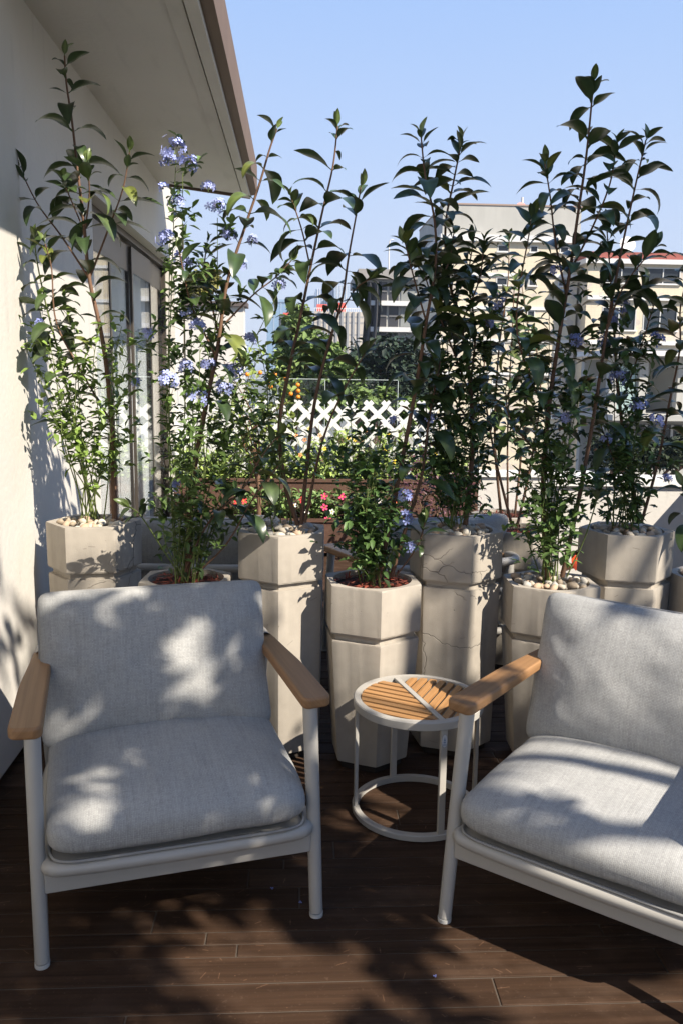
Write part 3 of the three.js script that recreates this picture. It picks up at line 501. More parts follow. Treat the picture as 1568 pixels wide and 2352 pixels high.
function plumbago(label, b, tips, flowers, sd, { col = [.105, .175, .040], dens = 1, spread = .10, low = .12 } = {}) {
  seed = sd; const t = thing('flowering_shrub', label, 'shrub', b), B = V(...b), L = new Leaves(), stems = [], twigs = [], cf = G(...col);
  const leafy = (P, dir) => { const n = 2 + Math.floor(rnd() * 5); for (let i = 0; i < n; i++) { const q = P.clone().addScaledVector(dir, rr(0, .07)), d = V(rr(-1, 1), rr(-.4, .8), rr(-1, 1)).normalize(); L.leaf(q, d, V(rr(-.4, .4), 1, rr(-.4, .4)), rr(.034, .062), rr(.018, .029), cf(), rr(.05, .4), .25); } };
  tips.forEach(([x, y, dz, from = low]) => {
    const e = at(x, y, b[2] + dz).sub(B), s = V(rr(-.05, .05), 0, rr(-.05, .05)), m = s.clone().lerp(e, .5).add(V(rr(-.05, .05), rr(.0, .06), rr(-.04, .04)));
    const pts = [s, s.clone().lerp(m, .5).add(V(rr(-.02, .02), .02, 0)), m, m.clone().lerp(e, .5).add(V(rr(-.03, .03), .02, rr(-.02, .02))), e], c = new THREE.CatmullRomCurve3(pts), len = c.getLength();
    stems.push(tube(pts, .0034, .0014, 5, 20));
    for (let q = from * len; q < len; q += .047 / dens * rr(.5, 1.5)) {
      const u = q / len, P = c.getPointAt(u), T = c.getTangentAt(u), out = V(rr(-1, 1), rr(-.25, .5), rr(-1, 1)).normalize(), l = spread * rr(.3, 1.3) * (1 - .55 * u * u), E = P.clone().addScaledVector(out, l).addScaledVector(T, l * .5);
      if (rnd() < .5) { twigs.push(tube([P, P.clone().lerp(E, .5).add(V(0, .006, 0)), E], .0013, .0008, 4, 4)); leafy(E, E.clone().sub(P).normalize()); leafy(P.clone().lerp(E, .5), out); } else leafy(P, T);
    }
  });
  part('stems', mergeGeometries(stems.concat(twigs)), M.greenTwig, t).userData.kind = 'stuff';
  part('foliage', L.build(), M.small, t).userData.kind = 'stuff';
  flowers.forEach(([x, y, dz = .05, r = .034]) => { const P = at(x, y, b[2] + dz).sub(B); flowerHead(t, P, r * 1.12, Math.round(16 * r / .034)); });
}
plumbago('sunlit light green plumbago around the stems in the planter beside the house wall', base('a'), [[60, 800, .05], [90, 700, .02], [110, 760, .08], [150, 700, -.05], [180, 820, .1], [120, 900, .05], [230, 740, .08], [280, 750, .06], [310, 860, .1], [270, 850, -.03], [300, 800, .02], [170, 960, .1], [215, 980, .1], [140, 860, 0]], [[345, 768, .1, .028], [315, 878, .1, .018], [92, 742, .06, .014]], 201, { col: [.17, .255, .055], low: .34, dens: .9 });
plumbago('blue flowering plumbago reaching up to the eave from the mulched planter', base('b'), [[405, 340, -.02, .35], [420, 400, .0, .4], [500, 500, .03, .35], [390, 560, .03, .3], [440, 620, .06], [530, 620, .0], [640, 670, .05, .35], [390, 770, .0], [460, 800, .05], [420, 900, .1], [520, 900, .08], [560, 960, .04], [470, 1000, .1], [400, 1080, .1], [540, 1100, .08], [340, 1150, .1, .5], [450, 1100, .12], [600, 800, .02], [585, 900, .05]],
  [[400, 340, -.02, .05], [432, 380, -.01, .04], [388, 366, -.01, .036], [480, 430, .0, .024], [376, 430, .0, .016], [405, 468, .02, .036], [497, 476, .03, .036], [381, 545, .03, .036], [526, 540, .02, .034], [418, 598, .04, .036], [548, 606, .02, .03], [580, 552, .03, .02], [640, 655, .05, .024], [456, 752, .06, .036], [386, 876, .09, .040], [450, 910, .09, .044], [541, 850, .06, .040], [516, 894, .07, .038], [478, 838, .05, .030], [428, 842, .05, .030], [424, 722, .04, .032], [578, 776, .02, .025], [408, 1115, .1, .02]], 202, { col: [.095, .155, .042], dens: .85 });
plumbago('small leaved plumbago with few flowers at the three stemmed shrub', base('c'), [[590, 770, 0, .3], [612, 840, .05, .35], [600, 930, .02, .3], [565, 960, .02, .3], [640, 1020, .08, .4], [600, 1120, .12, .4]], [], 203, { col: [.090, .150, .038], dens: .7 });
plumbago('dark green bushy plumbago filling the scuffed mulched planter', base('d'), [[805, 960, .08], [835, 985, .05, .2], [850, 1010, .1], [800, 1060, .08], [880, 980, .04], [860, 1080, .12], [820, 1130, .1], [900, 1060, .08], [790, 1180, .1, .3], [850, 1180, .14], [900, 1040, .0], [815, 1020, .1], [840, 1050, 0], [870, 1140, .05], [800, 1240, .1, .4], [945, 1255, .12, .5]], [[930, 1138, .12, .03], [930, 1190, .1, .03], [944, 1258, .13, .03]], 204, { col: [.062, .118, .032], dens: 1.15, spread: .085 });
plumbago('dark plumbago with blue heads wound through the dense shrub above branching cracks', base('e'), [[1000, 700, .05], [1040, 640, .0], [1080, 700, .08], [1110, 760, .05], [1130, 690, .02, .3], [1010, 820, .1], [1060, 850, .12], [1100, 880, .05], [985, 900, .08], [1030, 950, .1], [1085, 980, .12], [960, 1000, .05], [1000, 1060, .1], [1050, 1080, .1], [975, 1130, .1], [1120, 960, 0]], [[1138, 695, .05, .036], [1116, 742, .06, .030], [985, 960, .1, .02], [905, 965, .08, .02]], 205, { col: [.065, .118, .033], spread: .11, low: .2 });
plumbago('plumbago with light lower shoots in the short pebble planter', base('f'), [[1200, 740, .05], [1260, 700, .0], [1290, 800, .08], [1320, 900, .1], [1220, 880, .08], [1180, 960, .05], [1250, 940, .1], [1300, 1000, .12], [1225, 1040, .1], [1210, 1120, .1], [1280, 1080, .1], [1245, 1160, .1], [1215, 1200, .12, .3], [1280, 1190, .12, .3], [1370, 790, .05, .4], [1340, 1110, .08, .6]], [[1320, 785, .05, .03], [1300, 960, .08, .02], [1272, 620, .05, .02]], 206, { col: [.085, .145, .038], low: .2, dens: .85 });
plumbago('plumbago with blue heads in the planter before the white parapet', base('g'), [[1400, 680, .02], [1430, 720, .05], [1470, 760, .02], [1500, 820, .08, .3], [1420, 860, .1], [1460, 930, .08], [1390, 900, .05], [1370, 980, .05], [1500, 980, .08, .3], [1440, 1000, .1], [1480, 1050, .1], [1400, 1050, .1], [1450, 1100, .1], [1425, 1140, .1], [1380, 1100, .1], [1490, 1130, .1]], [[1425, 703, .03, .040], [1510, 782, .06, .036], [1420, 868, .1, .038], [1470, 932, .1, .036], [1510, 968, .1, .036], [1405, 740, .05, .03], [1390, 780, .05, .03], [1390, 1010, .08, .024], [1530, 1100, .1, .02]], 207, { col: [.072, .125, .034], low: .16, dens: .85 });

// ------------------------------------------------------------------ far side of the terrace: rusted planters, vines, lattice, glass
function crownGeo(n, f, size, col, droop = .3) { const L = new Leaves(), cf = G(...col); for (let i = 0; i < n; i++) { const P = f(i); if (!P) continue; const d = V(rr(-1, 1), rr(-.5, .7), rr(-1, 1)).normalize(), l = size * rr(.6, 1.35); L.leaf(P, d, V(rr(-.5, .5), 1, rr(-.5, .5)), l, l * rr(.42, .62), cf(), droop); } return L; }
{
  const box = (label, x0, x1, h, z0, z1, lift = 0) => { const t = thing('corten_planter', label, 'planter', [(x0 + x1) / 2, 0, z0]); const w = x1 - x0, th = .006, d = z0 - z1; part('front_panel', metric(bx(w, h - lift, th, 0, lift + (h - lift) / 2, -th / 2)), M.corten, t); part('back_panel', metric(bx(w, h - lift, th, 0, lift + (h - lift) / 2, -d + th / 2)), M.corten, t); for (const s of [-1, 1]) part('end_panel', metric(bx(th, h - lift, d - .0125, s * (w / 2 - th / 2), lift + (h - lift) / 2, -d / 2)), M.corten, t); part('rim', mergeGeometries([bx(w + .03, .03, .03, 0, h - .0135, .0), bx(w + .03, .03, .03, 0, h - .0135, -d)]), M.corten, t); part('soil', bx(w - .02, .02, d - .02, 0, h - .05, -d / 2), M.soil, t); for (const s of [-1, 1]) part('foot', bx(.08, lift + .01, d * .8, s * (w / 2 - .2), lift / 2 - .004, -d / 2), M.under, t); };
  box('long rusted steel planter box with pink flowers standing on the deck', -.55, 1.35, .345, -7.66, -8.02, .03);
  box('raised rusted steel planter box under the white lattice', -1.15, 1.75, .66, -8.06, -8.46, .05);
  // mandevillas with pink trumpets in the lower box
  seed = 301;
  const pink = [[745, 1140, 'p'], [745, 1165, 'p'], [695, 1148, 'r'], [785, 1140, 'p'], [675, 1160, 'w'], [762, 1175, 'w'], [705, 1176, 'w'], [752, 1192, 'p'], [560, 1150, 'r'], [545, 1155, 'r'], [870, 1150, 'w'], [908, 1155, 'r']];
  [[-.35, 'a'], [.05, 'a'], [.42, 'a'], [.78, 'a']].forEach(([x], k) => {
    const t = thing('mandevilla', 'leafy low plant with pink and white trumpet flowers in the rusted box', 'plant', [x, .30, -7.84], 0, 'mandevillas in the low rusted planter');
    part('foliage', crownGeo(420, () => V(rr(-.24, .24), Math.pow(rnd(), .7) * .26 + .01, rr(-.14, .14)), .055, [.13, .20, .06]).build(), M.small, t).userData.kind = 'stuff';
    pink.forEach(([fx, fy, c]) => { const P = at(fx, fy, -7.70); if (Math.floor((P.x + .55) / .38) !== k) return; const L = new Leaves(), q = V(P.x - x, P.y - .30, .15); L.star(q, V(rr(-.3, .3), .35, 1).normalize(), c === 'w' ? .026 : .034, c === 'p' ? [.75, .06, .18] : c === 'r' ? [.7, .05, .06] : [.8, .75, .7], 5, .3); L.star(q.clone().add(V(0, .002, .004)), V(0, .3, 1).normalize(), .009, [.7, .35, .05]); part('flower', L.build(), M.petal, t); });
  });
  { const t = thing('purple_leaf_shrub', 'wine purple leaved shrub by the end of the rusted planters', 'shrub', [1.2, .02, -7.25]); seed = 311; part('stems', mergeGeometries([0, 1, 2, 3, 4, 5].map(i => tube([V(0, 0, 0), V(rr(-.12, .12), .4, rr(-.1, .1)), V(rr(-.34, .34), rr(.75, 1.0), rr(-.2, .2))], .008, .003, 6))), M.twig, t).userData.kind = 'stuff'; part('foliage', crownGeo(1900, () => { const d = V(rr(-1, 1), rr(-1, 1), rr(-1, 1)); return d.lengthSq() > 1 ? null : V(d.x * .42, .60 + d.y * .48, d.z * .28); }, .045, [.115, .045, .058]).build(), M.small, t).userData.kind = 'stuff'; }
  // vines climbing on the lattice, with yellow and orange flowers
  seed = 321;
  const fl = [[800, 1005, 0], [815, 1010, 0], [838, 990, 1], [710, 985, 0], [680, 1000, 1], [700, 1010, 1], [640, 1010, 1], [745, 1030, 0], [885, 1030, 0], [892, 1000, 0], [690, 1045, 1], [905, 1060, 0], [610, 1040, 0], [560, 1020, 0], [735, 1000, 1], [960, 1010, 1], [1000, 1040, 0], [520, 1000, 0]];
  for (let k = 0; k < 7; k++) {
    const x = -.95 + k * .40, t = thing('climbing_vine', 'leafy vine with yellow and orange flowers climbing the white lattice', 'vine', [x, .61, -8.28], 0, 'vines in the raised rusted planter');
    part('stems', mergeGeometries([0, 1, 2, 3, 4].map(() => tube([V(rr(-.1, .1), 0, 0), V(rr(-.2, .2), .25, -.06), V(rr(-.24, .24), rr(.35, .62), -.14)], .005, .002, 5))), M.greenTwig, t).userData.kind = 'stuff';
    const hts = [0, 1, 2, 3, 4].map(() => rr(.2, .52));
    part('foliage', crownGeo(560, () => { const u = rnd(), h = hts[Math.floor(u * 4.99)], y = Math.pow(rnd(), 1.15) * h; return V(-.23 + u * .46 + rr(-.04, .04), y + .01, -.06 - y * .14 + rr(-.07, .1)); }, .062, [.25, .33, .095]).build(), M.small, t).userData.kind = 'stuff';
    fl.forEach(([fx, fy, c]) => { const P = at(fx, fy, -8.2); if (Math.floor((P.x + 1.15) / .40) !== k) return; const L = new Leaves(), q = V(P.x - x, P.y - .61, .09); L.star(q, V(rr(-.3, .3), .3, 1).normalize(), .022, c ? [.8, .33, .10] : [.85, .62, .05], 5, .1); L.star(q.clone().add(V(0, .001, .003)), V(0, .3, 1).normalize(), .006, [.04, .01, .01]); part('flower', L.build(), M.petal, t); });
  }
  // lattice: crossed slats, clipped to the panel
  const t = thing('lattice_fence', 'white diagonal lattice fence behind the vines', 'fence', [.14, 0, -8.55]), hw = 1.33, y0 = .55, y1 = 1.37, step = .176, sw = .046;
  for (const s of [-1, 1]) for (let o = -hw - (y1 - y0); o < hw + (y1 - y0); o += step) {
    // centre line x = o + s*(y - y0)
    let a = y0, b = y1; const xa = y => o + s * (y - y0);
    if (s > 0) { a = Math.max(a, y0 + (-hw - o)); b = Math.min(b, y0 + (hw - o)); } else { a = Math.max(a, y0 + (o - hw)); b = Math.min(b, y0 + (o + hw)); }
    if (b - a < .05) continue; const L = (b - a) * Math.SQRT2 + .03, m = part('slat', rbox(L, sw, .009, .002), M.white, t, [xa((a + b) / 2), (a + b) / 2, s > 0 ? .005 : -.005]); m.rotation.z = s * Math.PI / 4;
  }
  for (const x of [-.72, .62, 1.40]) part('post', bx(.035, 1.33, .035, x, .665, -.035), std(.06, .06, .065, .5), t);
  // glass balustrade with pale edges
  [[-1.19, .30, 'frameless glass balustrade panel behind the lattice, ending at the house corner side'], [.31, 1.05, 'short frameless glass balustrade panel behind the lattice, beyond the joint']].forEach(([x0, x1, label]) => { const g = thing('glass_balustrade', label, 'balustrade', [(x0 + x1) / 2, 0, -8.85]); part('glass_pane', bx(x1 - x0 - .02, 1.575, .01, 0, .8, 0), M.glass, g); part('glass_edge', mergeGeometries([bx(x1 - x0 - .02, .005, .012, 0, 1.592, 0), bx(.005, 1.57, .012, (x1 - x0) / 2 - .007, .8, 0)]), std(.55, .62, .60, .3), g); part('base_channel', bx(x1 - x0 - .02, .06, .05, 0, .0, 0), M.bronze, g); });
  // kumquat tree with orange fruit
  const c = thing('citrus_tree', 'citrus tree with orange fruit and yellow edged leaves', 'tree', [-.15, .0, -8.98]); c.position.z = -7.0; c.position.x = -.32; seed = 331;
  part('pot', loft([[() => .16, .001], [() => .2, .34], [() => .185, .34], [() => .18, .28]], 40, .2), M.corten, c);
  part('trunk', tube([V(0, .2, 0), V(.02, .6, .01), V(-.01, 1.1, 0)], .022, .012, 8), M.bark, c);
  part('branches', mergeGeometries([0, 1, 2, 3, 4, 5, 6].map(i => tube([V(0, rr(.6, 1), 0), V(rr(-.15, .15), rr(1.1, 1.3), rr(-.12, .12)), V(rr(-.36, .36), rr(1.3, 1.75), rr(-.25, .25))], .009, .003, 6))), M.bark, c).userData.kind = 'stuff';
  const Lc = crownGeo(1500, () => { const d = V(rr(-1, 1), rr(-1, 1), rr(-1, 1)); return d.lengthSq() > 1 || vnoise(d.x * 3 + 9, d.y * 3 + d.z * 2 + 9, 999, 999, 4) < .33 ? null : V(d.x * .40, 1.42 + d.y * .46, d.z * .34); }, .075, [.20, .26, .065]);
  part('crown', Lc.build(), M.small, c).userData.kind = 'stuff';
  for (const [x, y] of [[598, 856], [622, 888], [684, 884], [685, 898], [685, 912], [568, 860], [616, 880], [632, 860], [668, 905], [656, 870]]) { const P = at(x, y, -6.68).sub(c.position); part('fruit', new THREE.SphereGeometry(.017, 14, 10).translate(P.x, P.y, P.z), std(.80, .26, .02, .45), c); }
  // croton with red and orange leaves by the parapet
  const k = thing('croton_plant', 'croton with red and orange blotched leaves by the white parapet', 'plant', [1.86, 0, -5.3]); seed = 341;
  part('pot', loft([[() => .1, .001], [() => .13, .24], [() => .118, .24], [() => .115, .2]], 32, .15), std(.04, .04, .04, .6), k);
  part('stem', tube([V(0, .2, 0), V(.01, .35, 0), V(0, .5, 0)], .01, .006, 6), M.twig, k);
  for (let i = 0; i < 22; i++) { const a = i * 2.4, y = .34 + .016 * i, d = V(Math.cos(a), rr(.2, .9), Math.sin(a)).normalize(), o = part('leaf', pick(bigLeaf.slice(0, 5)), pick([std(.50, .07, .02, .4, { vertexColors: true }), std(.55, .2, .03, .4, { vertexColors: true }), std(.3, .03, .015, .4, { vertexColors: true }), std(.05, .08, .02, .4, { vertexColors: true })]), k, [0, y - .05, 0]); o.scale.set(.24, .2, .2); orient(o, d, V(0, 1, 0)); }
}
// ------------------------------------------------------------------ trees
function tree(name, label, { x, z, y0, crowns, n, leaf, col, trunk = .25, group, hole = .3, sd }) {
  seed = sd; const t = thing(name, label, 'tree', [x, y0, z], 0, group), c0 = crowns[0];
  part('trunk', tube([V(0, 0, 0), V(rr(-.2, .2), (c0[1] - y0) * .5, 0), V(c0[0] - x, c0[1] - y0, c0[2] - z)], trunk, trunk * .4, 9), M.bark, t);
  part('limbs', mergeGeometries(crowns.flatMap(([cx, cy, cz, ra, rb]) => [0, 1, 2].map(() => { const a = V(c0[0] - x, (c0[1] - y0) * .75, c0[2] - z), b = V(cx - x + rr(-.6, .6) * ra, cy - y0 + rr(-.3, .6) * rb, cz - z + rr(-.6, .6) * ra); return tube([a, a.clone().lerp(b, .5).add(V(0, .1 * rb, 0)), b], trunk * .35, trunk * .08, 6); }))), M.bark, t).userData.kind = 'stuff';
  const L = new Leaves(), cf = G(...col);
  crowns.forEach(([cx, cy, cz, ra, rb], q) => { const clumps = []; for (let i = 0; i < 46; i++) { const d = V(rr(-1, 1), rr(-1, 1), rr(-1, 1)).normalize().multiplyScalar(Math.pow(rnd(), .35)); clumps.push([d, rr(.16, .34)]); }
    for (let i = 0; i < n / crowns.length; i++) { const [d, s] = pick(clumps), o = V(rr(-1, 1), rr(-1, 1), rr(-1, 1)).multiplyScalar(s); const P = V(cx - x + (d.x + o.x) * ra, cy - y0 + (d.y + o.y) * rb, cz - z + (d.z + o.z) * ra), l = leaf * rr(.6, 1.4); L.leaf(P, V(rr(-1, 1), rr(-.6, .6), rr(-1, 1)).normalize(), V(rr(-.6, .6), 1, rr(-.6, .6)), l, l * .55, cf(), .3); } });
  part('crown', L.build(), M.tree, t).userData.kind = 'stuff';
}
const W = (x, y, z) => { const p = at(x, y, z); return [p.x, p.y, p.z]; };
const crownAt = (x, y, z, rpx, rpy) => [...W(x, y, z), rpx / FPX * -z, rpy / FPX * -z];
tree('street_tree', 'very dark dense tree in front of the grey windowed block', { x: W(860, 900, -40)[0], z: -40, y0: -9, crowns: [crownAt(870, 850, -40, 80, 75), crownAt(950, 880, -41, 55, 70), crownAt(800, 900, -39, 60, 50), crownAt(880, 930, -40, 90, 60)], n: 9000, leaf: .38, col: [.018, .036, .02], sd: 401 });
tree('street_tree', 'mid green rounded tree below the beige office block', { x: W(740, 880, -36)[0], z: -36, y0: -9, crowns: [crownAt(730, 830, -36, 60, 60), crownAt(690, 790, -37, 40, 60), crownAt(770, 880, -35, 50, 60), crownAt(690, 880, -36, 60, 70)], n: 8000, leaf: .33, col: [.11, .165, .042], sd: 402 });
tree('street_tree', 'light green tree rising in a point before the beige office block', { x: W(680, 760, -44)[0], z: -44, y0: -9, crowns: [crownAt(688, 745, -44, 22, 40), crownAt(670, 800, -44, 40, 40)], n: 4000, leaf: .3, col: [.13, .18, .045], sd: 403 });
tree('street_tree', 'small sunlit green tree just above the lattice top', { x: W(850, 920, -18)[0], z: -18, y0: -9, crowns: [crownAt(820, 925, -18, 40, 30), crownAt(880, 925, -18, 26, 30), crownAt(760, 935, -18, 40, 24), crownAt(940, 940, -18, 40, 20)], n: 4200, leaf: .17, col: [.14, .20, .05], sd: 404 });
tree('conifer_tree', 'olive coloured conifer behind the neighbouring white wall', { x: W(470, 660, -26)[0], z: -26, y0: -9, crowns: [crownAt(455, 655, -26, 34, 26), crownAt(480, 640, -26, 20, 20), crownAt(430, 670, -26, 22, 24)], n: 3600, leaf: .2, col: [.18, .17, .045], sd: 405 });
tree('street_tree', 'dark hedge-like tree below the glazed balcony floor', { x: W(1500, 1010, -24)[0], z: -24, y0: -9, crowns: [crownAt(1420, 1040, -24, 70, 30), crownAt(1520, 1040, -24, 70, 34), crownAt(1590, 1030, -24, 50, 40)], n: 5000, leaf: .2, col: [.02, .032, .012], sd: 406 });
// the tree whose shade dapples the terrace: it grows outside the side parapet and reaches over it
{
  seed = 420;
  const t = thing('shade_tree', 'large leafy tree outside the side parapet shading the terrace', 'tree', [5.2, -9, .6]), L = new Leaves(), cf = G(.06, .095, .028), B = V(5.2, -9, .6);
  // gaps in the crown: the patches of sun on chairs, planters, table and deck
  const gaps = [[210, 1790, -2.5, .06], [330, 1735, -2.72, .04], [130, 1860, -2.35, .05], [620, 1710, -2.8, .05], [465, 1490, -2.85, .10], [500, 1560, -2.85, .05], [150, 1640, -2.75, .06], [250, 1430, -2.9, .04], [170, 1900, -2.35, .07], [620, 1800, -2.7, .07], [640, 1730, -2.8, .07], [560, 1870, -2.45, .06], [560, 1920, -2.4, .05], [700, 1330, -3.5, .10], [690, 1420, -3.5, .12], [680, 1520, -3.5, .12], [640, 1280, -3.5, .06], [820, 1370, -3.35, .11], [905, 1350, -3.35, .08], [880, 1480, -3.4, .06], [930, 1490, -3.4, .05], [1095, 1380, -3.5, .07], [1085, 1480, -3.5, .07], [860, 1600, -3.07, .13], [930, 1580, -3.1, .06], [1320, 1440, -2.75, .05], [1400, 1500, -2.7, .07], [1500, 1480, -2.65, .06], [1330, 1590, -2.7, .06], [1450, 1620, -2.6, .06], [1340, 1730, -2.5, .07], [1230, 1800, -2.45, .06], [1420, 1760, -2.4, .08], [1500, 1760, -2.35, .08], [1480, 1900, -2.2, .07], [1530, 1950, -2.1, .08], [1180, 1520, -2.85, .07], [560, 2120, -2.25, .1], [660, 2130, -2.25, .08], [700, 2230, -2.05, .09], [760, 2260, -2.0, .06], [1150, 2080, -2.3, .1], [1250, 2130, -2.2, .09], [1100, 2200, -2.1, .06], [1400, 2250, -2.0, .07], [1530, 2000, -2.25, .08], [870, 1960, -2.75, .08], [940, 1800, -3.0, .07], [900, 1830, -2.95, .06], [850, 2010, -2.65, .06], [60, 1560, -3.4, .09], [40, 1350, -3.7, .1], [1490, 1260, -3.5, .06], [1350, 1240, -3.4, .08], [80, 1420, -3, .05], [690, 1400, -3.5, .15], [690, 1540, -3.5, .13], [710, 1250, -3.5, .10], [930, 1340, -3.4, .09], [1110, 1250, -3.5, .07]].map(([x, y, z, r]) => [at(x, y, z), r]).concat([[-1.22, 1.7, -3.9, .42], [-1.22, 1.2, -4.3, .4], [-1.22, 1.8, -4.6, .5], [-1.22, 1.2, -5.2, .5], [-1.22, 2.0, -5.6, .5], [-.9, 1.9, -3.8, .42], [-.95, 1.4, -3.8, .36], [-.55, 2.3, -3.55, .34], [-.5, 1.7, -3.55, .3], [-1.2, 1.1, -3.5, .16], [.06, .75, -3.5, .16], [.06, .45, -3.5, .16], [.06, .95, -3.5, .14], [.42, .65, -3.4, .12], [.42, .35, -3.4, .1], [.8, .7, -3.5, .12], [.8, .35, -3.5, .1], [.85, .45, -2.5, .16], [1.05, .45, -2.55, .14], [1.15, .45, -2.3, .15], [.95, .4, -2.25, .12], [1.3, .8, -2.6, .14], [.36, .46, -3.07, .12], [.75, 0, -2.0, .15], [1.0, 0, -2.05, .12], [.1, 0, -2.15, .13], [-.25, 0, -2.1, .10], [-.05, 0, -1.95, .1], [.55, 0, -1.95, .08], [.4, 0, -2.75, .1], [1.5, .9, -3.5, .12]].map(([x, y, z, r]) => [V(x, y, z), r]));
  const clear = P => gaps.every(([g, r]) => { if (g.y < .05) r *= .8; const v = P.clone().sub(g); return v.addScaledVector(SUN, -v.dot(SUN)).length() > r * (r < .15 ? 1.5 : 1.15); });
  const zones = [[-.8, .15, .25, 1.0, -3.1, -2.2, 2600], [.1, .6, .0, .6, -3.6, -1.9, 350], [.5, 1.9, .3, .95, -3.4, -1.7, 1150], [-.1, 2.0, 1.0, 2.95, -3.9, -3.3, 3600], [-1.2, .45, 0, .1, -2.6, -1.5, 2700], [.45, 2.0, 0, .1, -2.4, -1.3, 1000], [-1.25, -1.0, .1, .9, -3.4, -2.3, 350]];
  for (const [x0, x1, y0, y1, z0, z1, n] of zones) for (let i = 0; i < n / 12; i++) {
    const T = V(rr(x0, x1), rr(y0, y1), rr(z0, z1)), c = T.addScaledVector(SUN, rr(4.4, 6.4)), s = rr(.12, .26);
    for (let k = 0; k < 9; k++) { const P = c.clone().add(V(rr(-1, 1), rr(-.7, .7), rr(-1, 1)).multiplyScalar(s)), l = rr(.09, .15); if (!clear(P)) continue; L.leaf(P.sub(B), V(rr(-1, 1), rr(-.6, .3), rr(-1, 1)).normalize(), V(rr(-.5, .5), 1, rr(-.5, .5)), l, l * .55, cf(), .3); }
  }
  for (const [cx, cy, cz, ra, rb, rc, n] of [[6.3, 6.4, 2.3, 2.6, 3.2, 3.4, 5200], [5.4, 1.6, -.4, 1.8, 2.3, 2.9, 4200], [5.9, 5.4, 5.8, 2.2, 2.6, 2.4, 2200]])
    for (let i = 0; i < n; i++) { const d = V(rr(-1, 1), rr(-1, 1), rr(-1, 1)); if (d.lengthSq() > 1) continue; const P = V(cx + d.x * ra, cy + d.y * rb, cz + d.z * rc), l = rr(.14, .24); if (!clear(P)) continue; L.leaf(P.sub(B), V(rr(-1, 1), rr(-.6, .3), rr(-1, 1)).normalize(), V(rr(-.5, .5), 1, rr(-.5, .5)), l, l * .55, cf(), .3); }
  part('trunk', tube([V(0, 0, 0), V(.1, 6, .1), V(0, 11, 0), V(.1, 15.5, .3)], .24, .07, 10), M.bark, t);
  part('limbs', mergeGeometries([[3.0, 4.4, -.2], [3.9, 5.3, .6], [4.4, 5.9, -.9], [4.9, 6.6, 1.2], [3.4, 5.2, -1.1], [5.6, 7, -.3], [2.6, 4.6, .7]].map(([x, y, z]) => { const e = V(x, y, z).sub(B), s = V(.0, 11 + rr(-.6, 1.6), .05); return tube([s, s.clone().lerp(e, .5).add(V(0, .25, 0)), e], .06, .012, 7); })), M.bark, t).userData.kind = 'stuff';
  part('crown', L.build(), M.tree, t).userData.kind = 'stuff';
}
